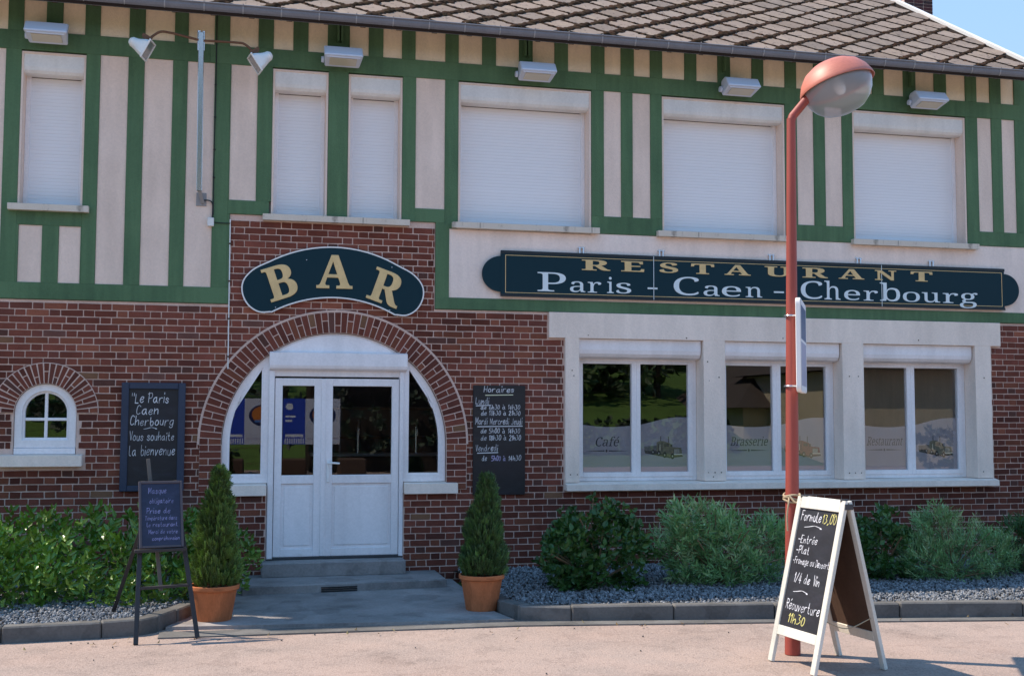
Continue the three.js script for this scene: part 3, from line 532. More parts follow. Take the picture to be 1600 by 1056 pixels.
for (let j = 0; j * TB < sl - 0.2; j++) for (let i = -1; i < 31; i++) {
  const x = XL - 0.1 + i * TA + (j % 2 ? TA / 2 : 0) + rr(-0.008, 0.008), s = j * TB + 0.13;
  if (x < XL - 0.1 || x > XR - 0.06 - VM * s * Math.cos(slope)) continue;
  const m = roofM(x, s, rr(0.004, 0.008)).multiply(new THREE.Matrix4().makeRotationFromEuler(new THREE.Euler(0.004 + rr(-0.008, 0.01), rr(-0.015, 0.015), rr(-0.025, 0.025))));
  const g = tiles[Math.floor(rnd() * tiles.length)], seen = s < 0.8 + Math.max(0, x - 3.5) * 0.1 + (x > 9 ? 0.3 : 0.55) && x > 2.1 && s > 0.1;
  if (seen) { const o = obj('roof_tile', g, M.tile, roof); o.matrix.copy(m); o.matrix.decompose(o.position, o.quaternion, o.scale); } else restTiles.push(g.clone().applyMatrix4(m));
}
{ const o = new THREE.Mesh(mergeGeometries(restTiles), M.tile); o.name = 'roof_tile_field'; o.userData.kind = 'stuff'; o.castShadow = o.receiveShadow = true; roof.add(o); }
{ // moss cushions along the joints
  const cush = new THREE.IcosahedronGeometry(1, 1), n = 15000, im = new THREE.InstancedMesh(cush, M.moss, n), m = new THREE.Matrix4(), q = new THREE.Quaternion(), c = new THREE.Color();
  for (let i = 0; i < n; i++) {
    let x = 0, s = 0, ok = false, dirL = true;
    for (let tr = 0; tr < 12 && !ok; tr++) { // near a lattice line
      const u = Math.floor(rr(-2, 60)), t = rr(-1, 40), dir = rnd() < 0.66; dirL = dir; s = rr(0.02, 3.2) * (rnd() < 0.6 ? 0.6 : 1); const ds = ((s - 0.13) / TB) * (TA / 2), off = u * TA + (dir ? ds : -ds) + TA / 2 + rr(-0.02, 0.02); x = XL - 0.1 + off - (dir ? 2.12 : -2.12); ok = x > 1.2 && x < XR - 0.15 - VM * s * Math.cos(slope) && s > 0.08 && rnd() < (x < 7 ? 1 : x < 9.4 ? 0.8 : 0.35);
    }
    if (!ok) { m.makeScale(0.001, 0.001, 0.001).setPosition(4, 5.9, -1); im.setMatrixAt(i, m); im.setColorAt(i, c.setRGB(1, 1, 1)); continue; }
    const r = rr(0.01, (dirL ? 0.04 : 0.026) * (x < 8.5 ? 1.15 : 0.85)); m.copy(roofM(x, s, r * 0.2)); m.multiply(new THREE.Matrix4().makeRotationZ(rr(0, 6))).multiply(new THREE.Matrix4().makeScale(r * rr(0.8, 1.7), r, r * rr(0.35, 0.7)));
    im.setMatrixAt(i, m); const k = rr(0.6, 1.6); im.setColorAt(i, c.setRGB(k, k * rr(0.85, 1.1), k * 0.8));
  }
  im.name = 'moss'; im.userData.kind = 'stuff'; im.castShadow = im.receiveShadow = true; roof.add(im);
}
obj('verge', (() => { const g = bx(RXE - 0.04, -0.04, -0.03, RXE + 0.015, sl, 0.045, 0.004), p = g.attributes.position; for (let i = 0; i < p.count; i++) p.setX(i, p.getX(i) - VM * p.getY(i) * Math.cos(slope)); g.computeVertexNormals(); g.applyMatrix4(roofM(0, 0, 0)); return uvm(g); })(), M.white, house);
{
  const P = []; for (let i = 0; i <= 10; i++) { const a = Math.PI + (Math.PI * i) / 10; P.push([0.45 + 0.082 * Math.cos(a), 5.998 + 0.082 * Math.sin(a)]); }
  P.push([0.541, 6.0], [0.546, 6.009], [0.538, 6.016], [0.528, 6.008]); for (let i = 10; i >= 0; i--) { const a = Math.PI + (Math.PI * i) / 10; P.push([0.45 + 0.078 * Math.cos(a), 6.002 + 0.078 * Math.sin(a)]); }
  const gutter = obj('gutter', alongX(P, XL - 0.12, XR + 0.05), M.zinc, house);
  for (let x = XL + 0.05; x < XR; x += 0.39) obj('gutter_hook', alongX(arcPts(0.45, 5.998, 0.086, Math.PI * 1.1, Math.PI * 2, 8).concat([[0.55, 6.024], [0.543, 6.024]], arcPts(0.45, 5.998, 0.0825, Math.PI * 2, Math.PI * 1.1, 8)), x - 0.006, x + 0.006), M.zincHook, gutter);
  for (let x = XL + 0.14; x < XR; x += 0.39) { const g = bx(x - 0.03, 0.0, -0.02, x + 0.03, 0.5, 0.04, 0.004); g.applyMatrix4(roofM(0, 0.12, -0.13)); obj('rafter_end', uvm(g), M.brownBoard, house); }
}

// ------------------------------------------------------------------ ground
const sheet = (pts, y, m, name) => { const s = new THREE.Shape(pts.map(([x, z]) => new THREE.Vector2(x, -z))), g = new THREE.ShapeGeometry(s); g.rotateX(-Math.PI / 2); g.translate(0, y, 0); return structure(obj(name, uvm(clean(g)), m)); };
const KR = [[4.62, 1.1], [4.66, 2.28], [4.76, 2.58], [5.2, 2.72], [7.0, 2.985], [9.25, 3.36], [12.4, 3.86], [15.5, 4.35]];
const KL = [[-4, 2.98], [-1.5, 2.82], [0.0, 2.72], [0.56, 2.69], [1.3, 2.64], [1.58, 2.58], [1.72, 2.44], [1.86, 2.15], [2.02, 1.75], [2.14, 1.0]];
sheet([[-300, -300], [300, -300], [300, 400], [-300, 400]], -0.03, M.grass, 'ground');
sheet([[-60, 2.0], [60, 2.0], [60, 27], [-60, 27]], -0.004, M.pave, 'pavement');
sheet([[-60, 5.42], [60, 7.4], [60, 14.5], [-60, 12.5]], 0.0, M.road, 'road');
tag(structure(obj('entrance_slab', ext([[2.05, -0.1], [2.02, -1.75], [1.86, -2.15], [1.78, -2.38], [4.7, -2.66], [4.62, -2.2], [4.62, -0.1]].map((p) => p), 0.06, 0).rotateX(-Math.PI / 2).translate(0, -0.035, 0), M.concrete)), 'worn grey concrete slab in front of the entrance steps');
{ // gutter strip of long setts along the foot of the slab and kerbs
  const gs = structure(obj('gutter_strip', ext([[1.74, -2.5], [4.72, -2.68], [7.0, -3.06], [9.25, -3.44], [15.5, -4.43], [15.5, -4.57], [9.25, -3.58], [7.0, -3.2], [4.72, -2.86], [1.74, -2.76]], 0.03, 0).rotateX(-Math.PI / 2).translate(0, -0.022, 0), M.kerb));
  uvm(gs.geometry);
}
function kerbRun(line, name, label, len) {
  const k = structure(thing(name, label, null), label); delete k.userData.category;
  const pieces = []; let cur = [], acc = 0;
  const L = []; for (let i = 0; i + 1 < line.length; i++) { const [a, b] = [line[i], line[i + 1]], n = Math.max(1, Math.round(Math.hypot(b[0] - a[0], b[1] - a[1]) / len)); for (let j = 0; j < n; j++) L.push([[a[0] + ((b[0] - a[0]) * j) / n, a[1] + ((b[1] - a[1]) * j) / n], [a[0] + ((b[0] - a[0]) * (j + 1)) / n, a[1] + ((b[1] - a[1]) * (j + 1)) / n]]); }
  for (const [a, b] of L) {
    const d = Math.hypot(b[0] - a[0], b[1] - a[1]), g = bx(0.004, -0.1, -0.13, d - 0.004, 0.128 + rr(-0.004, 0.004), rr(-0.004, 0.004), 0.012), p = g.attributes.position;
    for (let i = 0; i < p.count; i++) p.setXYZ(i, p.getX(i), p.getY(i) + 0.004 * Math.sin(p.getX(i) * 9), p.getZ(i) + 0.004 * Math.sin(p.getX(i) * 7 + 1));
    uvm(g, rr(0, 3), rr(0, 3)); const o = obj('kerb_stone', g, M.kerb, k); o.position.set(a[0], 0, a[1]); o.rotation.y = -Math.atan2(b[1] - a[1], b[0] - a[0]);
  }
  return k;
}
kerbRun(KR, 'kerb', 'curved grey kerb below the shrubs right of the entrance', 0.95);
kerbRun(KL, 'kerb', 'grey kerb bending round the left hedge bed', 0.95);
const bedR = [[4.66, 0.0], ...KR.slice(1).map(([x, z]) => [x + (x < 4.8 ? 0.1 : 0), z - 0.1]), [15.5, 0]], bedL = [[-4, 0], [2.1, 0], [2.1, 1.0], ...KL.slice(0, -1).reverse().map(([x, z]) => [x - (x > 1.4 ? 0.1 : 0), z - 0.1])];
sheet(bedR, 0.1, M.soil, 'soil_bed'); sheet(bedL, 0.1, M.soil, 'soil_bed');
function gravel(bed, x0, x1, z1, n, label) {
  const g = new THREE.IcosahedronGeometry(1, 0), p = g.attributes.position; for (let i = 0; i < p.count; i++) { const h = hash(Math.round(p.getX(i) * 50), Math.round(p.getY(i) * 50), Math.round(p.getZ(i) * 50) + 7); p.setXYZ(i, p.getX(i) * (0.7 + 0.6 * h), p.getY(i) * (0.75 + 0.5 * h), p.getZ(i) * (1.2 - 0.5 * h)); } g.computeVertexNormals();
  const im = new THREE.InstancedMesh(g, mat(1, 1, 1, { roughness: 0.9 }), n), o = new THREE.Object3D(), c = new THREE.Color();
  for (let i = 0; i < n; i++) {
    let x, z; do { x = rr(x0, x1); z = rr(0.05, z1); } while (!inside(bed, x, z));
    const r = rr(0.0065, 0.0165); o.position.set(x, 0.104 + rr(0, 0.026), z); o.rotation.set(rr(0, 6), rr(0, 6), rr(0, 6)); o.scale.set(r * rr(0.8, 1.5), r * rr(0.6, 1), r); o.updateMatrix(); im.setMatrixAt(i, o.matrix);
    const k = rr(0.1, 0.32); im.setColorAt(i, c.setRGB(k * 0.97, k, k * 1.05));
  }
  im.name = numbered('gravel'); im.castShadow = im.receiveShadow = true; scene.add(im); tag(im, label, 'gravel', null, 'stuff');
}
gravel(bedR, 4.7, 12.6, 3.9, 36000, 'blue grey crushed stone mulch under the right shrubs');
gravel(bedL, -1.6, 2.1, 2.8, 18000, 'blue grey crushed stone mulch in front of the left hedge');

{
  const lg = leafGeo(0.035, 0.02, 0.2, 0.5), lm = [mat(0.2, 0.12, 0.05), mat(0.12, 0.09, 0.05), mat(0.25, 0.2, 0.1)], sg = new THREE.IcosahedronGeometry(0.009, 0), ls = [[], [], []], st = [];
  for (let i = 0; i < 90; i++) { const k = rnd() < 0.6, x = rr(0, 10.5), z = k ? 2.78 + 0.09 * Math.max(0, x - 4.7) + rr(0, 0.3) : rr(2.9, 5.3); if (rnd() < 0.45) { const g = lg.clone(); g.rotateX(rr(1.2, 1.75)); g.rotateY(rr(0, 6)); g.translate(x, 0.012, z); ls[i % 3].push(g); } else { const g = sg.clone(); g.scale(rr(0.5, 1.2), 0.7, rr(0.5, 1.2)); g.translate(x, 0.003, z); st.push(g); } }
  ls.forEach((l, i) => { if (l.length) tag(obj('leaf_litter', l, lm[i]), ['scattered tan dead leaves on the pavement', 'scattered dark dead leaves on the pavement', 'scattered pale dead leaves on the pavement'][i], 'leaf litter', null, 'stuff'); });
  tag(obj('loose_gravel', st, M.kerb), 'stray gravel chips lying on the pavement', 'gravel', null, 'stuff');
}
// steps
{
  const st = structure(thing('steps', 'two worn concrete steps up to the white entrance door', null)); delete st.userData.category;
  const tread = (x0, x1, y0, y1, z0, z1, sk = 0) => { const g = bx(x0, y0, z0, x1, y1, z1, 0.012), p = g.attributes.position; for (let i = 0; i < p.count; i++) if (p.getZ(i) > (z0 + z1) / 2) p.setZ(i, p.getZ(i) - sk * (p.getX(i) - x0)); g.computeVertexNormals(); return uvm(g, rr(0, 2), rr(0, 2)); };
  const low = obj('step', tread(2.4, 4.46, -0.02, 0.112, -0.05, 0.82, 0.06), M.concrete, st);
  const v = obj('drain_grille', [0, 1, 2].map((i) => bx(3.18, 0.03 + i * 0.019, 0.74, 3.54, 0.041 + i * 0.019, 0.7815, 0.001)), M.black, low);
  v.rotation.y = 0.06; v.position.set(-0.045, 0, 0.2 - 0.003);
  obj('step', [tread(2.6, 4.1, 0.105, 0.258, -0.32, 0.24)], M.concrete, st);
}

// ------------------------------------------------------------------ signs
const font = await new FontLoader().loadAsync('fonts/droid/droid_serif_bold.typeface.json');
const fontR = await new FontLoader().loadAsync('fonts/droid/droid_serif_regular.typeface.json');
const letterGeo = (f, ch, size, depth, bev = 0) => { const g = new TextGeometry(ch, { font: f, size, depth, curveSegments: 8, bevelEnabled: bev > 0, bevelSize: bev, bevelThickness: bev, bevelSegments: 1 }); g.computeBoundingBox(); return clean(g); };
{
  const t = thing('bar_sign', 'arched dark navy sign reading BAR in gold letters above the door arch', 'sign', [3.325, 0, 0]);
  const cx = 3.325, cy = 1.93;                                      // banana shape round a centre below
  const top = [], bot = [], N = 40;
  // upper edge passes (2.36, 3.2), (3.31, 3.59), (4.29, 3.19); lower edge (2.67, 2.886), (3.30, 3.054), (3.955, 2.9)
  const R1 = 1.41, c1 = 2.182, R0 = 1.36, c0 = 1.697;
  const a0 = Math.asin(0.66 / R1), out = [];
  const capL = (s) => { const P = []; for (let i = 1; i < 14; i++) { const a = Math.PI * (0.62 + (1.02 * i) / 14); P.push([s * -0.0 + s * (0.70 + 0.264 * -Math.cos(a)) * 1, 3.158 + 0.276 * Math.sin(a)]); } return P; };
  for (let i = 0; i <= N; i++) { const a = Math.PI / 2 + a0 - (2 * a0 * i) / N; out.push([R1 * Math.cos(a), c1 + R1 * Math.sin(a)]); }
  const right = new THREE.CatmullRomCurve3([[0.66, 3.428], [0.86, 3.32], [0.955, 3.2], [0.962, 3.08], [0.9, 2.955], [0.79, 2.885], [0.66, 2.888]].map(([x, y]) => new THREE.Vector3(x, y, 0))).getPoints(30).map((p) => [p.x, p.y]);
  const low = []; const b0 = Math.asin(0.66 / R0); for (let i = 0; i <= N; i++) { const a = Math.PI / 2 - b0 + (2 * b0 * i) / N; low.push([R0 * Math.cos(a), c0 + R0 * Math.sin(a)]); }
  const left = right.slice().reverse().map(([x, y]) => [-x, y]);
  const O = [...out, ...right.slice(1, -1), ...low, ...left.slice(1, -1)];
  obj('sign_board', ext(O, 0.03, 0.012), M.navy, t);
  const grow = (k) => O.map(([x, y], i) => { const [xa, ya] = O[(i + O.length - 1) % O.length], [xb, yb] = O[(i + 1) % O.length], l = Math.hypot(xb - xa, yb - ya) || 1; return [x - ((yb - ya) / l) * k, y + ((xb - xa) / l) * k]; });
  obj('white_rim', ext(grow(0.012), 0.034, 0.011, [grow(-0.002).reverse()]), M.white, t);
  for (const [ch, x, y, rot] of [['B', -0.575, 3.135, 0.335], ['A', 0.0, 3.262, 0], ['R', 0.565, 3.105, -0.335]]) {
    const g = letterGeo(font, ch, 0.3, 0.006, 0.003); g.computeBoundingBox(); const b = g.boundingBox; g.translate(-(b.min.x + b.max.x) / 2, -0.15, 0); g.scale(1.22, 1.2, 1); g.rotateZ(rot); g.translate(x, y + 0.07, 0.044);
    obj('letter', g, M.gold, t);
  }
  const sc = []; for (const [x, y] of [[-0.62, 2.93], [0.6, 2.93], [-0.3, 3.45], [0.62, 3.4]]) { const g = new THREE.SphereGeometry(0.008, 8, 5); g.translate(x, y, 0.043); sc.push(clean(g)); } obj('screw', sc, M.steel, t);
}
{
  const t = thing('restaurant_sign', 'long dark navy sign reading RESTAURANT Paris - Caen - Cherbourg above the dining windows', 'sign', [8.39, 0, 0]);
  const X0 = 5.167 - 8.39, X1 = 11.612 - 8.39, Y0 = 3.118, Y1 = 3.628, cuts = [X0, 6.975 - 8.39, 9.905 - 8.39, X1];
  for (let i = 0; i < 3; i++) obj('sign_board', bx(cuts[i] + (i ? 0.002 : 0), Y0, 0.02, cuts[i + 1] - (i < 2 ? 0.002 : 0), Y1, 0.05, 0.003), M.navy, t);
  for (const s of [-1, 1]) { const R = 0.2, c = s < 0 ? X0 : X1; obj('rounded_end', ext(arcPts(c, 3.368, R, s < 0 ? Math.PI / 2 : -Math.PI / 2, s < 0 ? (3 * Math.PI) / 2 : Math.PI / 2, 26).map(([x, y]) => [x + (x - c) * 0.06, y]), 0.026, 0.02), M.navy, t); }
  obj('black_edge', [bx(X0 - 0.004, Y1 - 0.03, 0.0515, X1 + 0.004, Y1 + 0.004, 0.0545), bx(X0 - 0.004, Y0 - 0.004, 0.0515, X1 + 0.004, Y0 + 0.026, 0.0545)], M.navyEdge, t);
  obj('seam', [cuts[1], cuts[2]].map((x) => bx(x - 0.003, Y0 + 0.002, 0.0522, x + 0.003, Y1 - 0.002, 0.0555)), M.pale, t);
  const l = 0.006, a = X0 + 0.05, b = X1 - 0.035, c = Y0 + 0.04, d = Y1 - 0.045;
  obj('gold_line', [bx(a, c, 0.0495, b, c + l, 0.053), bx(a, d - l, 0.0495, b, d, 0.053), bx(a, c + l, 0.0495, a + l, d - l, 0.053), bx(b - l, c + l, 0.0495, b, d - l, 0.053)], M.gold, t);
  // RESTAURANT, spread wide along a gentle downward line
  const wx = [6.28, 6.72, 7.16, 7.58, 8.02, 8.53, 9.02, 9.5, 9.96, 10.45], ww = [0.34, 0.28, 0.23, 0.29, 0.33, 0.33, 0.33, 0.34, 0.29, 0.3];
  [...'RESTAURANT'].forEach((ch, i) => {
    const g = letterGeo(font, ch, 0.12, 0.004, 0.0012); g.computeBoundingBox(); const q = g.boundingBox, w = q.max.x - q.min.x; g.translate(-(q.min.x + q.max.x) / 2, -q.min.y, 0); g.scale(ww[i] / w, 0.12 / (q.max.y - q.min.y), 1); g.translate(wx[i] - 8.39, 3.44, 0.0515);
    obj('letter', g, M.gold, t);
  });
  const words = [['P', 5.59, 5.92], ['a', 5.97, 6.15], ['r', 6.18, 6.34], ['i', 6.41, 6.49], ['s', 6.52, 6.7], ['-', 6.9, 7.02], ['C', 7.22, 7.53], ['a', 7.59, 7.79], ['e', 7.82, 8.06], ['n', 8.12, 8.33], ['-', 8.48, 8.61], ['C', 8.83, 9.11], ['h', 9.14, 9.35], ['e', 9.4, 9.61], ['r', 9.66, 9.85], ['b', 9.88, 10.15], ['o', 10.19, 10.42], ['u', 10.45, 10.7], ['r', 10.74, 10.95], ['g', 10.97, 11.22]];
  for (const [ch, xa, xb] of words) {
    if (ch === '-') { obj('dash', bx(xa - 8.39, 3.245, 0.0495, xb - 8.39, 3.264, 0.0555), M.pale, t); continue; }
    const g = letterGeo(fontR, ch, 0.2, 0.004, -0.0012); g.computeBoundingBox(); const q = g.boundingBox, w = q.max.x - q.min.x, hgt = 'PC'.includes(ch) ? 0.215 : 'hb'.includes(ch) ? 0.225 : ch === 'i' ? 0.185 : ch === 'g' ? 0.19 : 0.122; g.translate(-q.min.x, -q.min.y, 0); g.scale((xb - xa) / w, hgt / (q.max.y - q.min.y), 1); g.translate(xa - 8.39, ch === 'g' ? 3.128 : 3.186, 0.0505 + (ch === 'g' ? 0.006 : 0));
    obj('letter', g, M.pale, t);
  }
  for (const x of [6.115, 7.08, 8.47, 9.62, 10.61]) obj('bracket', [rod([x - 8.39 - 0.022, 3.6, 0.024], [x - 8.39 - 0.022, 3.705, 0.024], 0.011), rod([x - 8.39 + 0.022, 3.6, 0.024], [x - 8.39 + 0.022, 3.705, 0.024], 0.011), bx(x - 8.39 - 0.04, 3.69, 0.006, x - 8.39 + 0.04, 3.7, 0.03, 0.002)], M.steel, t);
}

// ------------------------------------------------------------------ floodlights
{
  const W = 0.46;
  const t = thing('floodlight', 'boxy grey floodlight above the narrow far left window', 'floodlight', [0.37, 5.68, 0], 'grey wedge floodlights under the eaves');
  obj('housing', [(() => { const g = alongX([[0.12, -0.105], [0.07, -0.05], [0.07, 0.08], [0.11, 0.105], [0.24, 0.105], [0.285, 0.09], [0.345, 0.01], [0.37, -0.02], [0.372, -0.038], [0.36, -0.046]], -W / 2, W / 2, 0.012); const p = g.attributes.position; for (let i = 0; i < p.count; i++) { const k = 1 - 0.12 * sm(0.25, 0.06, p.getZ(i)); p.setX(i, p.getX(i) * k); } g.computeVertexNormals(); return uvm(g); })()], M.floodBody, t);
  const lens = bx(-W * 0.35, -0.006, 0, W * 0.35, 0.006, 0.15, 0.003); lens.rotateX(-0.241); lens.translate(0, -0.098, 0.172);
  obj('lens', uvm(lens), M.floodGlass, t);
  obj('rim', [bx(-W * 0.44, -0.062, 0.335, W * 0.44, -0.044, 0.352, 0.003)], M.floodBody, t);
  obj('mount', [bx(-0.05, -0.06, 0.0, 0.05, 0.07, 0.075, 0.004), rod([0, -0.02, 0.02], [0, -0.02, 0.12], 0.02)], M.darkMetal, t);
  obj('hinge_knob', [(() => { const g = new THREE.CylinderGeometry(0.035, 0.04, 0.03, 14); g.rotateZ(Math.PI / 2); g.translate(-W / 2 - 0.005, -0.03, 0.13); return clean(g); })()], M.floodBody, t);
  t.scale.setScalar(0.9);
  for (const [x, y, lab] of [[3.37, 5.66, 'boxy grey floodlight above the pair of windows over the bar sign'], [5.535, 5.655, 'boxy grey floodlight above the wide window right of the bar sign'], [8.01, 5.655, 'boxy grey floodlight between the street lamp head and the wide window left of it'], [10.5, 5.665, 'boxy grey floodlight at the far right, right of the street lamp head']]) { const c = t.clone(); c.name = numbered('floodlight'); c.position.set(x, y, 0); c.userData = { ...t.userData, label: lab }; scene.add(c); }
}
{ // twin floodlight on a chrome pole
  const t = thing('twin_spotlight', 'chrome wall pole with brown arms holding two white spotlights', 'spotlight', [1.885, 0, 0]);
  const z = 0.3;
  obj('pole', [beam([0.012, 4.13, 0.1], [0.005, 5.77, z], 0.058, 0.05, [0, 0, 1], 0.006)], M.steel, t);
  obj('pole_head', [rod([-0.014, 5.58, z - 0.02], [-0.014, 5.78, z], 0.022), rod([0.03, 5.58, z - 0.02], [0.03, 5.78, z], 0.016)], M.steel, t);
  obj('wall_bracket', [bx(-0.02, 3.99, 0.0, 0.085, 4.13, 0.012, 0.003), beam([0.012, 4.14, 0.1], [0.05, 4.02, 0.012], 0.036, 0.03)], M.grey, t);
  obj('arm', tube([[0, 5.68, z], [-0.3, 5.73, z + 0.02], [-0.4, 5.73, z + 0.03], [-0.5, 5.65, z + 0.05]], 0.013, 8, true), M.brownMetal, t);
  obj('arm', tube([[0, 5.68, z], [0.36, 5.68, z + 0.02], [0.44, 5.67, z + 0.03], [0.56, 5.57, z + 0.05]], 0.013, 8, true), M.brownMetal, t);
  function head(x, y, zz, rot) {
    const h = new THREE.Group(); h.name = 'spotlight_head'; h.position.set(x, y, zz); h.rotation.set(rot[0], rot[1], rot[2], 'YXZ'); t.add(h);
    // body: round cap at the back swelling to a rectangular front
    const P = [], rings = 9, seg = 20; const ring = (k) => { const s = k / (rings - 1), zb = -0.2 + 0.2 * s, sq = sm(0.25, 1, s), w = 0.055 + 0.07 * sm(0, 1, s) * (k ? 1 : 0.9), hh = 0.05 + 0.045 * sm(0.1, 1, s); return Array.from({ length: seg }, (_, i) => { const a = (i / seg) * 2 * Math.PI, cx = Math.cos(a), cy = Math.sin(a), m = Math.max(Math.abs(cx), Math.abs(cy)), r = k ? 1 : 0.6; return [w * r * (cx * (1 - sq) + (cx / m) * sq * 0.98), hh * r * (cy * (1 - sq) + (cy / m) * sq * 0.98), zb]; }); };
    for (let k = 0; k + 1 < rings; k++) { const a = ring(k), b = ring(k + 1); for (let i = 0; i < seg; i++) { const j = (i + 1) % seg; P.push(a[i], a[j], b[j], a[i], b[j], b[i]); } }
    const e = ring(0); for (let i = 0; i < seg; i++) P.push([0, 0, -0.205], e[(i + 1) % seg], e[i]);
    obj('lamp_body', [fromTris(P), bx(-0.135, -0.105, -0.004, 0.135, -0.09, 0.014, 0.003), bx(-0.135, 0.09, -0.004, 0.135, 0.105, 0.014, 0.003), bx(-0.135, -0.09, -0.004, -0.12, 0.09, 0.014, 0.003), bx(0.12, -0.09, -0.004, 0.135, 0.09, 0.014, 0.003)], M.white, h);
    obj('lamp_glass', bx(-0.119, -0.089, -0.003, 0.119, 0.089, 0.004), M.lampGlass, h);
    obj('yoke', [bx(-0.02, 0.1, -0.12, 0.02, 0.135, -0.02, 0.003), bx(-0.05, 0.085, -0.1, 0.05, 0.1, -0.04, 0.003)], M.brownMetal, h);
    return h;
  }
  head(-0.52, 5.51, z + 0.08, [0.5, 1.5, 0.1]);
  head(0.56, 5.45, z + 0.08, [0.62, -1.5, -0.1]);
}

// wall cable, junction box and thin conduit
{
  const t = thing('wall_cable', 'black cable clipped down the green post to a small grey junction box', 'cable', [2.04, 0, 0]);
  obj('cable', [tube([[0.0, 6.1, 0.022], [0.003, 5.2, 0.022], [-0.002, 4.5, 0.022], [0.002, 3.9, 0.022]], 0.006, 6, true), tube([[-0.1, 4.05, 0.03], [-0.03, 4.045, 0.03], [-0.008, 4.02, 0.024], [-0.006, 3.87, 0.022]], 0.007, 6, true), tube([[0.0, 3.82, 0.022], [0.08, 3.815, 0.024], [0.18, 3.815, 0.024]], 0.005, 6, true)], M.black, t);
  const cl = []; for (const y of [5.3, 4.95, 4.6, 4.3]) cl.push(bx(-0.012, y - 0.006, 0.014, 0.014, y + 0.006, 0.032, 0.002)); obj('clip', cl, M.black, t);
  obj('junction_box', bx(-0.055, 3.775, 0.0, 0.012, 3.865, 0.05, 0.005), M.box, t);
  const p = thing('conduit', 'thin white conduit running down the brick beside the bar sign', 'conduit', [2.225, 0, 0]);
  obj('pipe', rod([0.0, 2.27, 0.016], [-0.006, 3.86, 0.016], 0.0065, 0.0065, 8), M.white, p);
  const c2 = []; for (const y of [2.4, 2.8, 3.2, 3.6]) c2.push(bx(-0.016, y - 0.008, 0.004, 0.012, y + 0.008, 0.026, 0.002)); obj('clip', c2, M.brownBoard, p);
}

// ------------------------------------------------------------------ chalkboards on the wall
{
  const t = thing('wall_chalkboard', 'chalkboard with blue frame and welcome text left of the door arch', 'chalkboard', [1.485, 1.0, 0.012]);
  const w = 0.317, h = 1.115, f = 0.072;
  obj('board_back', bx(-w + 0.01, 0.01, 0.0, w - 0.01, h - 0.01, 0.02), M.black, t);
  obj('frame', [bx(-w, 0, 0.0, -w + f, h, 0.042, 0.006), bx(w - f, 0, 0.0, w, h, 0.042, 0.006), bx(-w + f, h - f * 0.9, 0.0, w - f, h, 0.042, 0.006), bx(-w + f, 0, 0.0, w - f, f * 0.8, 0.042, 0.006)], M.navyWood, t);
  const tx = canvasTex(480, 980, (x, W, H) => {
    boardBase(x, W, H, 'rgb(18,19,26)'); const c = 'rgb(228,228,232)';
    chalkFit(x, '"Le Paris', 25, 400, 138, 95, c, 0.13); chalkFit(x, 'Caen', 75, 300, 255, 92, c, 0.13); chalkFit(x, 'Cherbourg', 18, 448, 368, 88, c, 0.13);
    chalkFit(x, '~', 170, 310, 432, 44, c, 0.14); chalkFit(x, 'Vous souhaite', 12, 455, 520, 82, c, 0.13); chalkFit(x, 'la bienvenue', 12, 468, 672, 100, c, 0.12);
  });
  obj('writing_surface', panelUV(-w + f, f * 0.8, w - f, h - f * 0.9, 0.0215), printMat(tx, { roughness: 0.5 }), t);
}
{
  const t = thing('wall_chalkboard', 'frameless black opening hours chalkboard right of the door arch', 'chalkboard', [5.16, 0.915, 0.012]);
  const w = 0.296, h = 1.205;
  obj('board', bx(-w, 0, 0.0, w, h, 0.018, 0.003), M.black, t);
  const tx = canvasTex(560, 1130, (x, W, H) => {
    boardBase(x, W, H, 'rgb(17,17,22)'); const c = 'rgb(222,222,226)';
    const ul = (a, b, y, col) => { x.strokeStyle = col; x.lineWidth = 9; x.beginPath(); x.moveTo(a, y); x.lineTo(b, y - 6); x.stroke(); };
    chalkFit(x, 'Horaires', 110, 450, 66, 60, c, 0.15); ul(125, 430, 98, 'rgb(225,225,190)');
    chalkFit(x, 'Lundi', 22, 172, 190, 66, c, 0.15); ul(24, 180, 208, c);
    chalkFit(x, 'de 6h30 à 14h30', 78, 512, 245, 46, c, 0.2); chalkFit(x, 'de 18h30 à 21h30', 80, 516, 306, 46, c, 0.2);
    chalkFit(x, 'Mardi Mercredi Jeudi', 20, 535, 402, 66, c, 0.16); ul(40, 535, 425, c);
    chalkFit(x, 'de 5h00 à 14h30', 78, 512, 492, 48, c, 0.2); chalkFit(x, 'de 18h30 à 21h30', 80, 522, 566, 50, c, 0.2);
    chalkFit(x, 'Vendredi', 22, 270, 678, 66, c, 0.15); ul(40, 268, 700, c);
    chalkFit(x, 'de', 92, 150, 778, 52, c, 0.2); chalkFit(x, '5h00 à', 196, 355, 778, 48, 'rgb(190,180,222)', 0.22); chalkFit(x, '14h30', 380, 524, 778, 50, c, 0.2);
  });
  obj('writing_surface', panelUV(-w + 0.004, 0.004, w - 0.004, h - 0.004, 0.0195), printMat(tx, { roughness: 0.5 }), t);
}

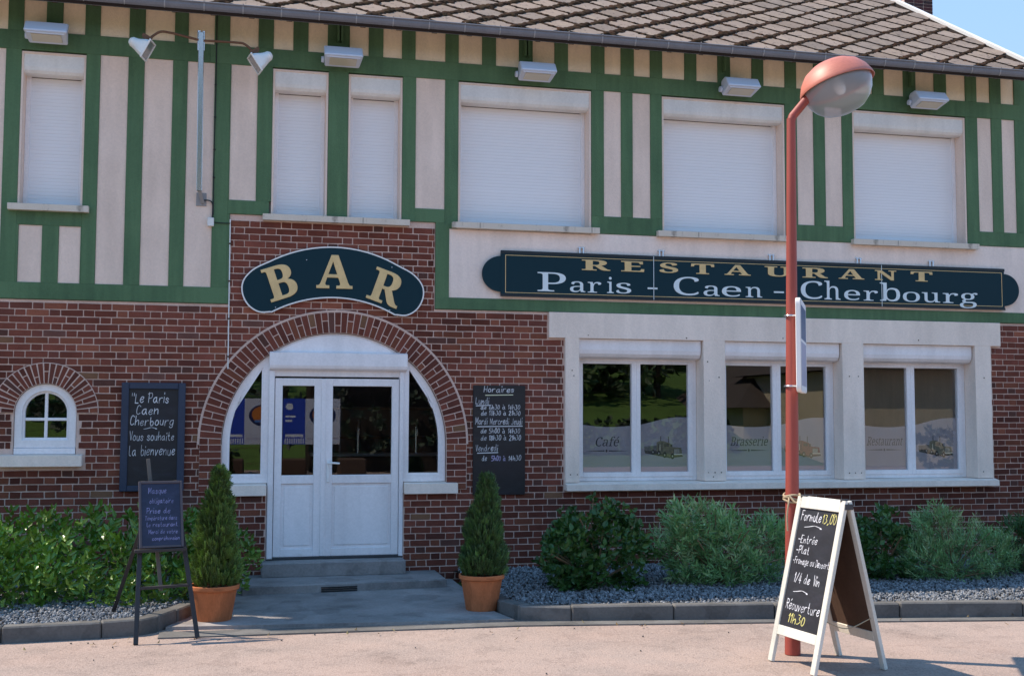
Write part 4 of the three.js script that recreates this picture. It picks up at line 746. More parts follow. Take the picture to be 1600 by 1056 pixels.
// ------------------------------------------------------------------ easel
{
  const t = thing('chalkboard_easel', 'small dark chalkboard on a black wooden easel beside the left potted conifer', 'easel', [1.7, 0, 2.6]);
  const q = (x, y, z) => [x - 1.7, y, z - 2.6];
  obj('leg', beam(q(1.59, 0, 2.97), q(1.585, 1.24, 2.56), 0.036, 0.03), M.blackwood, t);
  obj('leg', beam(q(2.05, 0, 2.8), q(1.83, 1.24, 2.5), 0.036, 0.03), M.blackwood, t);
  obj('leg', beam(q(1.33, 0.1, 2.1), q(1.68, 1.2, 2.47), 0.032, 0.028), M.blackwood, t);
  obj('mast', beam(q(1.755, 0.37, 2.7), q(1.615, 1.42, 2.48), 0.03, 0.022), mat(0.12, 0.11, 0.1), t);
  obj('crossbar', beam(q(1.59, 0.41, 2.83), q(1.965, 0.41, 2.7), 0.045, 0.02, [0, 1, 0]), M.blackwood, t);
  obj('shelf', beam(q(1.55, 0.7, 2.8), q(1.95, 0.705, 2.74), 0.06, 0.025, [0, 1, 0]), M.blackwood, t);
  // leaning board through four measured corners
  const A = V(q(1.585, 0.715, 2.79)), B = V(q(1.925, 0.715, 2.73)), C = V(q(1.515, 1.235, 2.6)), ux = B.clone().sub(A), W = ux.length(), uy = C.clone().sub(A), H = uy.length(); ux.normalize(); uy.normalize();
  const uz = new THREE.Vector3().crossVectors(ux, uy).normalize(), board = new THREE.Group(); board.name = 'chalkboard'; t.add(board);
  new THREE.Matrix4().makeBasis(ux, uy, uz).setPosition(A).decompose(board.position, board.quaternion, board.scale);
  const bm = new THREE.Matrix4().makeBasis(ux, uy, uz);
  { const uy2 = new THREE.Vector3().crossVectors(uz, ux); board.quaternion.setFromRotationMatrix(new THREE.Matrix4().makeBasis(ux, uy2, uz)); }
  board.rotateZ(0.0);
  obj('frame', [bx(0, 0, 0, 0.02, H, 0.022, 0.003), bx(W - 0.02, 0, 0, W, H, 0.022, 0.003), bx(0.02, 0, 0, W - 0.02, 0.02, 0.022, 0.003), bx(0.02, H - 0.02, 0, W - 0.02, H, 0.022, 0.003)], mat(0.075, 0.055, 0.06, { roughness: 0.45 }), board);
  obj('back', bx(0.01, 0.01, 0.0, W - 0.01, H - 0.01, 0.012), M.blackwood, board);
  const tx = canvasTex(400, 600, (x, Wd, Hd) => {
    boardBase(x, Wd, Hd, 'rgb(24,22,48)'); const c = 'rgb(158,152,196)';
    chalkFit(x, 'Masque', 75, 265, 96, 56, c, 0.13); chalkFit(x, 'obligatoire', 85, 335, 192, 46, c, 0.13); chalkFit(x, 'Prise de', 55, 300, 290, 50, c, 0.13); chalkFit(x, 'Température dans', 40, 365, 355, 40, c, 0.14);
    chalkFit(x, 'le restaurant', 52, 372, 418, 40, c, 0.14); chalkFit(x, 'Merci de votre', 70, 368, 486, 38, c, 0.14); chalkFit(x, 'compréhension', 105, 388, 548, 36, c, 0.15);
  });
  obj('writing_surface', panelUV(0.019, 0.019, W - 0.019, H - 0.019, 0.0135), printMat(tx, { roughness: 0.45 }), board);
}

// ------------------------------------------------------------------ A-board
{
  const t = thing('pavement_sign', 'white framed A-board chalkboard with a set menu tied to the red lamp pole', 'a-board', [6.5, 0, 4.82]);
  t.rotation.y = 0.13;
  const W = 0.285, HT = 1.19, S = 0.285;                            // half width along z, height, half spread
  const tilt = Math.atan(S / HT), LN = Math.hypot(S, HT);
  for (const s of [-1, 1]) {
    const p = new THREE.Group(); p.name = 'board_side'; t.add(p); p.userData.label = s < 0 ? 'front panel with chalk menu' : 'rear panel showing its brown back';
    // local frame: x across the board, y up along it, z outward
    const up = new THREE.Vector3(-s * S, HT, 0).normalize(), out = new THREE.Vector3(s * HT, S, 0).normalize(), ax = new THREE.Vector3().crossVectors(up, out);
    p.quaternion.setFromRotationMatrix(new THREE.Matrix4().makeBasis(ax, up, out)); p.position.set(s * (S + 0.014), 0, 0);
    const f = 0.052, y0 = 0.27, d = 0.014;
    obj('stile', bx(-W, 0, -d, -W + f, LN, d, 0.003), M.paintWood, p); obj('stile', bx(W - f, 0, -d, W, LN, d, 0.003), M.paintWood, p);
    obj('top_rail', bx(-W + f, LN - 0.085, -d, W - f, LN, d, 0.003), M.paintWood, p); obj('bottom_rail', bx(-W + f, y0 - 0.07, -d, W - f, y0, d, 0.003), M.paintWood, p);
    obj('board_back', bx(-W + f - 0.008, y0 - 0.01, -0.006, W - f + 0.008, LN - 0.078, -0.001), M.brownBoard, p);
    const tx = canvasTex(500, 1000, (x, Wd, Hd) => {
      boardBase(x, Wd, Hd, 'rgb(34,34,40)'); if (s > 0) return; const c = 'rgb(226,228,236)', y = 'rgb(222,214,128)';
      chalkFit(x, 'Formule', 28, 290, 108, 78, c, 0.15); chalkFit(x, '13,00', 300, 475, 108, 74, y, 0.15); chalkFit(x, 'E', 425, 452, 48, 26, y, 0.18);
      chalkFit(x, '~', 120, 340, 190, 50, c, 0.13); chalkFit(x, '-Entrée', 40, 290, 292, 62, c, 0.15); chalkFit(x, '-Plat', 40, 215, 382, 62, c, 0.15); chalkFit(x, '-Fromage ou Dessert', 20, 484, 470, 56, c, 0.16);
      chalkFit(x, '1/4 de Vin', 80, 410, 622, 76, c, 0.14); chalkFit(x, '~', 125, 310, 730, 48, c, 0.13); chalkFit(x, 'Réouverture', 40, 470, 850, 80, c, 0.14); chalkFit(x, '11h30', 95, 320, 955, 72, y, 0.15);
    });
    obj('writing_surface', panelUV(-W + f - 0.004, y0 - 0.004, W - f + 0.004, LN - 0.08, 0.001), printMat(tx, { roughness: 0.5 }), p);
  }
  obj('hinge', [bx(-0.03, HT - 0.03, W - 0.06, 0.03, HT + 0.012, W - 0.035, 0.003), bx(-0.03, HT - 0.03, -W + 0.035, 0.03, HT + 0.012, -W + 0.06, 0.003), bx(-0.035, HT - 0.06, W + 0.001, 0.035, HT - 0.02, W + 0.006, 0.002)], M.darkMetal, t);
  obj('stay_cord', tube([[-S * 0.68, 0.36, W - 0.03], [0, 0.3, W - 0.04], [S * 0.68, 0.36, W - 0.03]], 0.004, 6, true), M.rope, t);
}

// ------------------------------------------------------------------ street lamp, road sign, rope
const PX = 6.437, PZ = 4.42, plean = 0.0115, pxAt = (y) => PX + plean * y;
{
  const t = thing('street_lamp', 'red street lamp with a round orange cap and frosted bowl', 'street lamp', [PX, 0, PZ]);
  obj('pole', [rod([0, 0, 0], [plean * 1.3, 1.3, 0], 0.059, 0.05, 24), rod([plean * 1.3, 1.3, 0], [plean * 4.1, 4.1, 0], 0.05, 0.034, 24)], M.redPole, t);
  const hx = 0.405, hy = 4.385, hz = 0.06, head = new THREE.Group(); head.name = 'lamp_head'; head.position.set(hx, hy, hz); head.rotation.set(-0.2, 0, 0.235); t.add(head);
  obj('arm', [tube([[plean * 4.08, 4.08, 0], [0.06, 4.12, 0.0], [0.2, 4.29, 0.02]], 0.033, 14), rod([0.18, 4.27, 0.02], [0.3, 4.4, 0.05], 0.033, 0.028, 14)], M.redPole, t);
  const L = (pts, m, name) => { const g = new THREE.LatheGeometry(pts.map(([r, y]) => new THREE.Vector2(r, y)), 48); return obj(name, clean(g), m, head); };
  L([[0.0, 0.185], [0.08, 0.18], [0.15, 0.16], [0.215, 0.12], [0.262, 0.06], [0.288, 0.0], [0.296, -0.03], [0.288, -0.034], [0.28, 0.0], [0.254, 0.055], [0.21, 0.112], [0.0, 0.172]], M.redCap, 'cap');
  L([[0.272, 0.0], [0.268, -0.05], [0.25, -0.11], [0.215, -0.165], [0.165, -0.21], [0.1, -0.235], [0.0, -0.245]], M.bowl, 'bowl');
  L([[0.02, 0.1], [0.12, 0.09], [0.2, 0.03], [0.235, -0.03], [0.239, -0.03], [0.204, 0.034], [0.122, 0.096], [0.02, 0.106]], mat(0.16, 0.16, 0.17, { metalness: 0.3, roughness: 0.4 }), 'reflector');
  obj('bulb', [(() => { const g = new THREE.SphereGeometry(0.045, 18, 12); g.scale(1, 1.5, 1); g.translate(0.02, -0.03, 0); return clean(g); })(), rod([0.02, 0.02, 0], [0.02, 0.1, 0], 0.022)], phys(0.8, 0.8, 0.78, { roughness: 0.3 }), head);
  obj('side_latch', bx(0.278, -0.06, -0.02, 0.3, -0.01, 0.02, 0.004), M.white, head);
}
{
  const t = thing('road_sign', 'square road sign seen edge on, clamped to the red lamp pole', 'road sign', [pxAt(2.3) + 0.06, 2.318, PZ + 0.037]);
  t.rotation.y = 1.03;
  const r = 0.35, s = new THREE.Shape(); const k = 0.05; s.moveTo(-r + k, -r); s.lineTo(r - k, -r); s.quadraticCurveTo(r, -r, r, -r + k); s.lineTo(r, r - k); s.quadraticCurveTo(r, r, r - k, r); s.lineTo(-r + k, r); s.quadraticCurveTo(-r, r, -r, r - k); s.lineTo(-r, -r + k); s.quadraticCurveTo(-r, -r, -r + k, -r);
  obj('plate', ext(s, 0.036, -0.018, [], 0.004), M.white, t);
  const tx = canvasTex(256, 256, (x) => { x.fillStyle = 'rgb(226,226,230)'; x.fillRect(0, 0, 256, 256); x.fillStyle = 'rgb(30,58,110)'; x.fillRect(14, 14, 228, 96); x.fillStyle = 'rgb(150,150,178)'; x.fillRect(14, 118, 228, 124); });
  obj('sign_face', panelUV(-r + 0.012, -r + 0.012, r - 0.012, r - 0.012, 0.0195), printMat(tx, { roughness: 0.4 }), t);
  for (const y of [-0.3, 0.24]) { const g = new THREE.TorusGeometry(0.053, 0.008, 8, 24); g.rotateX(Math.PI / 2); const c = obj('clamp', clean(g), M.steel, t); const inv = new THREE.Matrix4().makeRotationY(-1.03); const p = new THREE.Vector3(pxAt(2.318 + y) - t.position.x, y, PZ - t.position.z).applyMatrix4(inv); c.position.copy(p); }
}
{
  const t = thing('rope', 'beige rope tying the A-board to the red lamp pole', 'rope', [PX + 0.014, 1.17, PZ]);
  const pts = []; for (let i = 0; i <= 70; i++) { const a = (i / 70) * 2 * Math.PI * 3; pts.push([0.064 * Math.cos(a), -0.03 + 0.06 * (i / 70) + 0.008 * Math.sin(a * 2.3), 0.064 * Math.sin(a)]); }
  obj('coil', tube(pts, 0.0085, 7, true, 260), M.rope, t);
  obj('loose_end', [tube([[-0.05, 0.0, 0.04], [-0.075, -0.02, 0.09], [-0.09, -0.12, 0.09], [-0.085, -0.24, 0.085]], 0.007, 6, true), tube([[0.02, 0.02, 0.065], [0.0, 0.035, 0.12], [-0.01, -0.01, 0.17]], 0.008, 6, true), tube([[-0.05, 0.02, 0.05], [-0.02, -0.03, 0.1], [0.03, 0.0, 0.12]], 0.008, 6, true)], M.rope, t);
}

// ------------------------------------------------------------------ plants
function leafGeo(len, wid, fold, bend) {                           // pointed leaf along +y, six facets
  const P = (t, s) => [s * wid * 0.5 * Math.sin(Math.PI * Math.pow(t, 0.8)), t * len, Math.abs(s) * fold * wid - bend * len * t * t];
  const T = [], st = [0, 0.35, 0.7, 1];
  for (let i = 0; i + 1 < st.length; i++) for (const s of [-1, 1]) { const a = P(st[i], 0), b = P(st[i], s), c = P(st[i + 1], 0), d = P(st[i + 1], s); if (s > 0) { if (i) T.push(a, b, d); T.push(a, d, c); } else { if (i) T.push(a, d, b); T.push(a, c, d); } }
  return fromTris(T.map((p) => p.slice()));
}
const Q = new THREE.Quaternion(), UP = new THREE.Vector3(0, 1, 0);
function leafMatrix(pos, dir, roll, s) {
  const q = new THREE.Quaternion().setFromUnitVectors(UP, dir.clone().normalize()).multiply(new THREE.Quaternion().setFromAxisAngle(UP, roll));
  return new THREE.Matrix4().compose(pos, q, new THREE.Vector3(s, s, s));
}
// lobes: [x, y, z, rx, ry, rz]; leaves sit in clumps near the lobes' skins
function shrub(name, label, category, pos, lobes, spec, group) {
  const t = thing(name, label, category, pos, group), { geo, mats, tint, n, parts, face } = spec, list = [];
  const vol = lobes.map((l) => l[3] * l[4] + l[4] * l[5] + l[3] * l[5]), tot = vol.reduce((a, b) => a + b, 0);
  const tips = [];
  lobes.forEach((l, li) => {
    const m = Math.round((n * vol[li]) / tot / spec.per);
    for (let i = 0; i < m; i++) {
      const u = rr(-1, 1), a = rr(0, 2 * Math.PI), h = Math.sqrt(1 - u * u), d = new THREE.Vector3(h * Math.cos(a), u, h * Math.sin(a));
      const r = Math.pow(rnd(), 0.3) * rr(0.82, 1.08), c = new THREE.Vector3(l[0] + d.x * l[3] * r, l[1] + d.y * l[4] * r, l[2] + d.z * l[5] * r);
      if (c.y + pos[1] < 0.1) continue;
      if (vn((c.x + pos[0]) * 6.5 + 50, c.y * 6.5 + c.z * 4 + 20, 997, 997, 900) < (spec.gap ?? 0.36) && rnd() < 0.82) continue;                // gaps between the branches
      let buried = 0; lobes.forEach((k, ki) => { if (ki !== li && ((c.x - k[0]) / k[3]) ** 2 + ((c.y - k[1]) / k[4]) ** 2 + ((c.z - k[2]) / k[5]) ** 2 < 0.5) buried = 1; });
      if (buried && rnd() < 0.75) continue;
      const sd = d.clone().multiplyScalar(0.8).add(new THREE.Vector3(rr(-0.5, 0.5), spec.up + rr(-0.3, 0.5), rr(-0.5, 0.5))).normalize(); tips.push([c, sd]);
      const k = rr(0.7, 1.25), yel = rnd() < (spec.yellow ?? 0) ? 1 : 0;
      for (let j = 0; j < spec.per; j++) {
        const along = (j / spec.per) * spec.twig, ang = j * 2.4 + rr(-0.5, 0.5), side = new THREE.Vector3(Math.cos(ang), 0.1, Math.sin(ang)).applyQuaternion(new THREE.Quaternion().setFromUnitVectors(UP, sd));
        const dir = sd.clone().multiplyScalar(spec.fwd + 0.5 * (j / spec.per)).add(side); dir.y += rr(-0.25, 0.2) - (spec.droop ?? 0);
        const p = c.clone().addScaledVector(sd, along - spec.twig * 0.7);
        list.push({ p, m: leafMatrix(p, dir, rr(-0.7, 0.7) + (dir.x > 0 ? 0.3 : -0.3), rr(0.55, 1.12)), k: k * rr(0.85, 1.2), yel });
      }
    }
  });
  list.sort((a, b) => b.p.z + face * b.p.y - a.p.z - face * a.p.y);
  const step = 2; let used_ = 0; const mass = [];
  list.forEach((l, i) => { if (used_ < parts && i % step === 0) { used_++; const o = obj('leaf', geo[i % geo.length], mats[Math.floor(rnd() * mats.length)], t); l.m.decompose(o.position, o.quaternion, o.scale); } else mass.push(l); });
  const im = new THREE.InstancedMesh(geo[0], spec.massMat, mass.length), col = new THREE.Color();
  mass.forEach((l, i) => { im.setMatrixAt(i, l.m); const c = l.yel ? spec.yellowTint : tint; im.setColorAt(i, col.setRGB(c[0] * l.k, c[1] * l.k, c[2] * l.k)); });
  im.name = 'foliage'; im.userData.kind = 'stuff'; im.castShadow = im.receiveShadow = true; t.add(im);
  const st = [], foot = spec.foot ?? [[0, 0.0, 0]], near = (c) => foot.reduce((a, f) => (Math.abs(f[0] - c.x) < Math.abs(a[0] - c.x) ? f : a));
  tips.forEach(([c, d], i) => { if (i % spec.stemEvery) return; const f = near(c), b = [f[0] + rr(-0.05, 0.05), 0.08 - pos[1], f[2] + rr(-0.05, 0.05)], mid = [b[0] + (c.x - b[0]) * 0.4 + rr(-0.04, 0.04), b[1] + (c.y - b[1]) * 0.55, b[2] + (c.z - b[2]) * 0.4]; st.push(tube([b, mid, [c.x, c.y, c.z]], rr(0.004, 0.009), 5, true, 6)); });
  if (st.length) obj('stem', st, spec.stemMat ?? M.twig, t);
  return t;
}
const laurel = [leafGeo(0.095, 0.042, 0.16, 0.18), leafGeo(0.08, 0.04, 0.12, 0.3), leafGeo(0.105, 0.04, 0.2, 0.1)];
const lmats = [leafMat(0.13, 0.27, 0.04, 0.26), leafMat(0.18, 0.33, 0.05, 0.24), leafMat(0.1, 0.21, 0.03, 0.28), leafMat(0.25, 0.39, 0.09, 0.26)];
const white1 = (ro) => phys(1, 1, 1, { roughness: ro, transmission: 0.38, thickness: 0, ior: 1.45 });
{
  const lobes = []; for (let x = -3.6; x < 3.75; x += 0.34) lobes.push([x - 1.55 + rr(-0.05, 0.05), 0.62 + rr(-0.03, 0.04), -0.28 + rr(-0.06, 0.06), 0.3, 0.36 + rr(-0.06, 0.05), 0.36], [x - 1.42 + rr(-0.08, 0.08), 0.46 + rr(-0.06, 0.06), 0.06 + rr(-0.08, 0.08), 0.3, 0.34 + rr(-0.06, 0.05), 0.34], [x - 1.5 + rr(-0.08, 0.08), 0.27 + rr(-0.05, 0.05), 0.34 + rr(-0.08, 0.08), 0.3, 0.26 + rr(-0.05, 0.05), 0.32]);
  shrub('laurel_hedge', 'glossy green laurel hedge under the small arched window', 'hedge', [1.55 - 1.45, 0.0, 1.22], lobes, { geo: laurel, mats: lmats, massMat: white1(0.3), tint: [0.13, 0.265, 0.04], yellowTint: [0.26, 0.4, 0.09], yellow: 0.15, n: 24000, per: 7, gap: 0.2, parts: 280, face: 0.6, up: 0.9, fwd: 0.5, twig: 0.12, stemEvery: 14, foot: Array.from({ length: 16 }, (_, i) => [-3.4 + i * 0.33, 0, 0]) });
  // unseen low bush added beyond the left edge to shade the gravel
  shrub('shrub', 'unseen laurel shrub added at the far left end of the hedge to shade the gravel', 'shrub', [-0.12, 0, 1.98], [[0, 0.45, 0, 0.4, 0.42, 0.36], [-0.35, 0.45, 0, 0.35, 0.4, 0.36]], { geo: laurel, mats: lmats, massMat: white1(0.36), tint: [0.07, 0.16, 0.03], yellowTint: [0.16, 0.26, 0.06], n: 1800, per: 7, parts: 0, face: 0, up: 0.5, fwd: 0.5, twig: 0.12, stemEvery: 14 });
}
const broad = [leafGeo(0.075, 0.05, 0.12, 0.2), leafGeo(0.065, 0.045, 0.1, 0.3)], narrow = [leafGeo(0.085, 0.019, 0.2, 0.2), leafGeo(0.07, 0.016, 0.15, 0.35)], willow = [leafGeo(0.07, 0.012, 0.1, 0.25), leafGeo(0.06, 0.011, 0.1, 0.1)];
const dmats = [leafMat(0.045, 0.14, 0.025), leafMat(0.062, 0.175, 0.03), leafMat(0.035, 0.115, 0.025)], smats = [leafMat(0.24, 0.43, 0.17, 0.6), leafMat(0.34, 0.52, 0.24, 0.6), leafMat(0.17, 0.36, 0.13, 0.6)], wmats = [leafMat(0.24, 0.42, 0.18, 0.6), leafMat(0.3, 0.48, 0.22, 0.6)];
const G5 = 'shrubs planted in the gravel bed below the dining windows';
shrub('round_shrub', 'dense dark green rounded shrub nearest the right potted conifer', 'shrub', [5.76, 0.0, 1.55], [[0, 0.5, 0, 0.5, 0.48, 0.45], [-0.25, 0.42, 0.1, 0.36, 0.38, 0.35], [0.25, 0.46, 0.1, 0.36, 0.42, 0.35], [0.05, 0.72, 0, 0.36, 0.28, 0.32], [0, 0.28, 0.16, 0.5, 0.26, 0.36]], { geo: broad, mats: dmats, massMat: white1(0.45), tint: [0.046, 0.135, 0.025], yellowTint: [0.06, 0.13, 0.03], yellow: 0.1, n: 7500, per: 6, parts: 130, face: 0.3, up: 0.3, fwd: 0.4, twig: 0.08, stemEvery: 12 });
shrub('spreading_shrub', 'silvery narrow-leaved shrub spreading left of the A-board', 'shrub', [7.08, 0.0, 1.58], [[-0.28, 0.72, 0, 0.34, 0.27, 0.34], [0.05, 0.6, 0.05, 0.4, 0.28, 0.36], [0.45, 0.58, 0, 0.36, 0.25, 0.34], [0.66, 0.5, 0, 0.16, 0.16, 0.22], [0.0, 0.3, 0.12, 0.42, 0.28, 0.34], [-0.5, 0.55, 0, 0.24, 0.24, 0.28], [0.4, 0.34, 0.08, 0.36, 0.26, 0.32], [-0.3, 0.34, 0.05, 0.3, 0.26, 0.3]], { geo: narrow, mats: smats, massMat: white1(0.6), tint: [0.2, 0.39, 0.14], yellowTint: [0.4, 0.54, 0.27], yellow: 0.25, n: 12500, per: 10, parts: 130, face: 0.3, up: 0.55, fwd: 0.7, twig: 0.13, stemEvery: 12 });
shrub('leafy_shrub', 'dark green shrub half hidden behind the A-board', 'shrub', [8.85, 0.0, 1.62], [[0, 0.4, 0, 0.42, 0.38, 0.4], [0.1, 0.6, 0, 0.3, 0.25, 0.3], [-0.25, 0.3, 0.1, 0.3, 0.28, 0.3]], { geo: broad, mats: dmats, massMat: white1(0.45), tint: [0.05, 0.145, 0.03], yellowTint: [0.06, 0.13, 0.03], n: 3000, per: 6, parts: 40, face: 0.3, up: 0.35, fwd: 0.4, twig: 0.09, stemEvery: 12 });
shrub('feathery_shrub', 'light green feathery shrub right of the A-board', 'shrub', [9.62, 0.0, 1.75], [[-0.12, 0.55, 0, 0.36, 0.32, 0.36], [0.22, 0.44, 0.05, 0.4, 0.3, 0.36], [0.0, 0.26, 0.12, 0.42, 0.24, 0.34], [-0.2, 0.72, 0, 0.2, 0.16, 0.22], [0.5, 0.36, 0.05, 0.28, 0.26, 0.28], [-0.4, 0.34, 0.05, 0.26, 0.28, 0.28]], { geo: willow, mats: wmats, massMat: white1(0.6), tint: [0.2, 0.38, 0.14], yellowTint: [0.38, 0.52, 0.24], yellow: 0.2, n: 15000, per: 12, parts: 130, face: 0.3, up: 0.45, fwd: 0.8, twig: 0.14, stemEvery: 10 });
shrub('upright_shrub', 'dark upright shrub at the right edge of the gravel bed', 'shrub', [10.65, 0.0, 1.6], [[0, 0.38, 0, 0.34, 0.36, 0.34], [0.2, 0.5, 0, 0.3, 0.24, 0.3], [-0.2, 0.45, 0, 0.22, 0.26, 0.26], [0.7, 0.4, 0, 0.4, 0.36, 0.34]], { geo: narrow, mats: dmats, massMat: white1(0.5), tint: [0.06, 0.155, 0.04], yellowTint: [0.08, 0.16, 0.04], yellow: 0.1, n: 7500, per: 9, parts: 60, face: 0.3, up: 0.6, fwd: 0.8, twig: 0.13, stemEvery: 12 });

// potted conifers
function conifer(label, pos, H, R, potR, lean, tint) {
  const t = thing('potted_conifer', label, 'potted plant', pos, 'two potted conifers flanking the entrance');
  const PH = 0.325, lathe = (p, m, n) => obj(n, clean(new THREE.LatheGeometry(p.map(([r, y]) => new THREE.Vector2(r, y)), 40)), m, t);
  lathe([[0.0, 0.0], [potR * 0.66, 0.0], [potR * 0.68, 0.008], [potR * 0.9, PH - 0.05], [potR * 0.91, PH - 0.045], [potR * 0.99, PH - 0.04], [potR, PH - 0.03], [potR, PH - 0.004], [potR * 0.985, PH], [potR * 0.92, PH], [potR * 0.9, PH - 0.012], [potR * 0.88, PH - 0.05]], M.terracotta, 'pot');
  lathe([[0, PH - 0.03], [potR * 0.89, PH - 0.036]], M.soil, 'soil');
  obj('trunk', rod([0, PH - 0.05, 0], [lean * 0.6, PH + H * 0.8, 0], 0.018, 0.006, 8), M.bark, t);
  // one flat spray: a short axis with blunt side scales
  const spray = (() => { const T = []; const blade = (a, b, w) => { const dx = b[0] - a[0], dy = b[1] - a[1], l = Math.hypot(dx, dy), nx = (-dy / l) * w, ny = (dx / l) * w, m = [(a[0] * 0.45 + b[0] * 0.55), (a[1] * 0.45 + b[1] * 0.55), 0.004]; T.push([a[0], a[1], 0], [m[0] - nx, m[1] - ny, 0], [m[0], m[1], 0.006], [a[0], a[1], 0], [m[0], m[1], 0.006], [m[0] + nx, m[1] + ny, 0], [m[0] - nx, m[1] - ny, 0], [b[0], b[1], 0], [m[0], m[1], 0.006], [m[0], m[1], 0.006], [b[0], b[1], 0], [m[0] + nx, m[1] + ny, 0]); }; blade([0, 0], [0, 0.085], 0.005); for (const s of [-1, 1]) for (let i = 0; i < 4; i++) blade([0, 0.012 + i * 0.016], [s * (0.03 - i * 0.004), 0.04 + i * 0.018], 0.0045); return fromTris(T); })();
  const n = 2900, im = new THREE.InstancedMesh(spray, white1(0.65), n), c = new THREE.Color();
  for (let i = 0; i < n; i++) {
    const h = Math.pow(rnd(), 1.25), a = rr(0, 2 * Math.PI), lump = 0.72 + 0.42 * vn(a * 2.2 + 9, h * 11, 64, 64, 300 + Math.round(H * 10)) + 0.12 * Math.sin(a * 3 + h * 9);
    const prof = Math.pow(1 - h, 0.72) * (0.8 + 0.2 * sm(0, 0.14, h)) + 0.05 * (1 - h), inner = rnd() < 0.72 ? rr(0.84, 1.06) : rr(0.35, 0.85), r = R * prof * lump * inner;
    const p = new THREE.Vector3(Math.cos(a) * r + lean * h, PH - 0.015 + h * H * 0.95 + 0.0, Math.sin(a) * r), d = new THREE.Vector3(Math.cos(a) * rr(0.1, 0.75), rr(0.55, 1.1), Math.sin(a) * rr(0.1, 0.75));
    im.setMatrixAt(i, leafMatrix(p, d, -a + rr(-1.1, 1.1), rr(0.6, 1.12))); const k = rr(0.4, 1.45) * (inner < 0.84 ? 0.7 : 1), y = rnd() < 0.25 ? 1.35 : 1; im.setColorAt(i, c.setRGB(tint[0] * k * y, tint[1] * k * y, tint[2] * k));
  }
  im.name = 'foliage'; im.userData.kind = 'stuff'; im.castShadow = im.receiveShadow = true; t.add(im); return t;
}
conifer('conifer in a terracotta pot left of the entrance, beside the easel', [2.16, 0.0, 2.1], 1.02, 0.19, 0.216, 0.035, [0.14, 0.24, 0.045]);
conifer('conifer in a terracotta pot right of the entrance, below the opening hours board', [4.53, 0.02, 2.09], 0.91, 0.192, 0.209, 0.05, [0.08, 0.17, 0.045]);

// ------------------------------------------------------------------ inside the bar
{
  const t = thing('bar_counter', 'dark bar counter seen through the door glass', 'counter', [3.9, 0.262, -2.4]);
  obj('counter_front', bx(-0.6, 0, -0.3, 1.3, 1.0, 0.0, 0.01), M.dark, t); obj('counter_top', bx(-0.65, 1.0, -0.36, 1.35, 1.04, 0.06, 0.008), mat(0.3, 0.3, 0.32, { roughness: 0.35 }), t);
  for (const [i, x] of [[0, 3.86], [1, 4.62]]) { const b = thing('beer_tap', i ? 'chrome beer tap seen through the right side light' : 'chrome beer tap seen through the wide door leaf', 'beer tap', [x, 1.302, -2.5], 'beer taps on the bar counter'); obj('column', [rod([0, 0, 0], [0, 0.34, 0], 0.03, 0.026, 16), rod([0, 0.34, 0], [0, 0.4, 0], 0.034, 0.02, 16)], M.steel, b); obj('spout', [rod([0, 0.3, 0], [0, 0.3, 0.1], 0.012), rod([0, 0.3, 0.1], [0, 0.22, 0.1], 0.01), rod([0, 0.31, 0.06], [0, 0.44, 0.08], 0.012, 0.016)], M.steel, b); }
  const w = thing('back_shelf', 'dark blue shelving behind the bar counter', 'shelf', [4.2, 0.262, -3.9]); obj('cabinet', bx(-0.8, 0, -0.15, 1.0, 2.0, 0.1, 0.01), M.darkBlue, w); for (const y of [1.2, 1.6]) obj('shelf', bx(-0.8, y, 0.1, 1.0, y + 0.03, 0.3, 0.004), M.dark, w);
}

// ------------------------------------------------------------------ rear chimney and the far side of the road (seen in the glass)
{
  const t = thing('rear_house', 'house behind the roof of which only a dark brick chimney shows', 'house', [14.3, 0, -8]);
  obj('wall', bx(-2.2, 0, -7, 5, 5.6, 1.2, 0.01), M.cream, t); obj('roof', alongX([[1.5, 5.5], [-2.9, 8.3], [-7.3, 5.5]], -2.5, 5.3), M.roofB, t);
  const ch = obj('chimney', bx(1.34, 6.6, -1.15, 2.0, 11.6, -0.3, 0.01), M.mortar, t), bg = [0, 1, 2, 3, 4].map((i) => [brickGeo(0.21, 0.062, 0.03, [0.07 + i * 0.012, 0.04, 0.045]), brickGeo(0.21, 0.062, 0.03, [0.12, 0.075, 0.06])]);  // second tone is lighter for the left face, sunlight put into its colour
  for (let r = 0; r < 22; r++) { for (let i = 0; i < 3; i++) { const o = obj('brick', bg[(r * 3 + i) % 5][0], M.brick, ch); o.position.set(1.34 + 0.11 + i * 0.22, 9.62 + r * 0.071, -0.292); } for (let i = 0; i < 3; i++) { const o = obj('brick', bg[(r + i * 2) % 5][1], M.brick, ch); o.position.set(1.332, 9.62 + r * 0.071, -0.97 + i * 0.23); o.rotation.y = -Math.PI / 2; } }
}
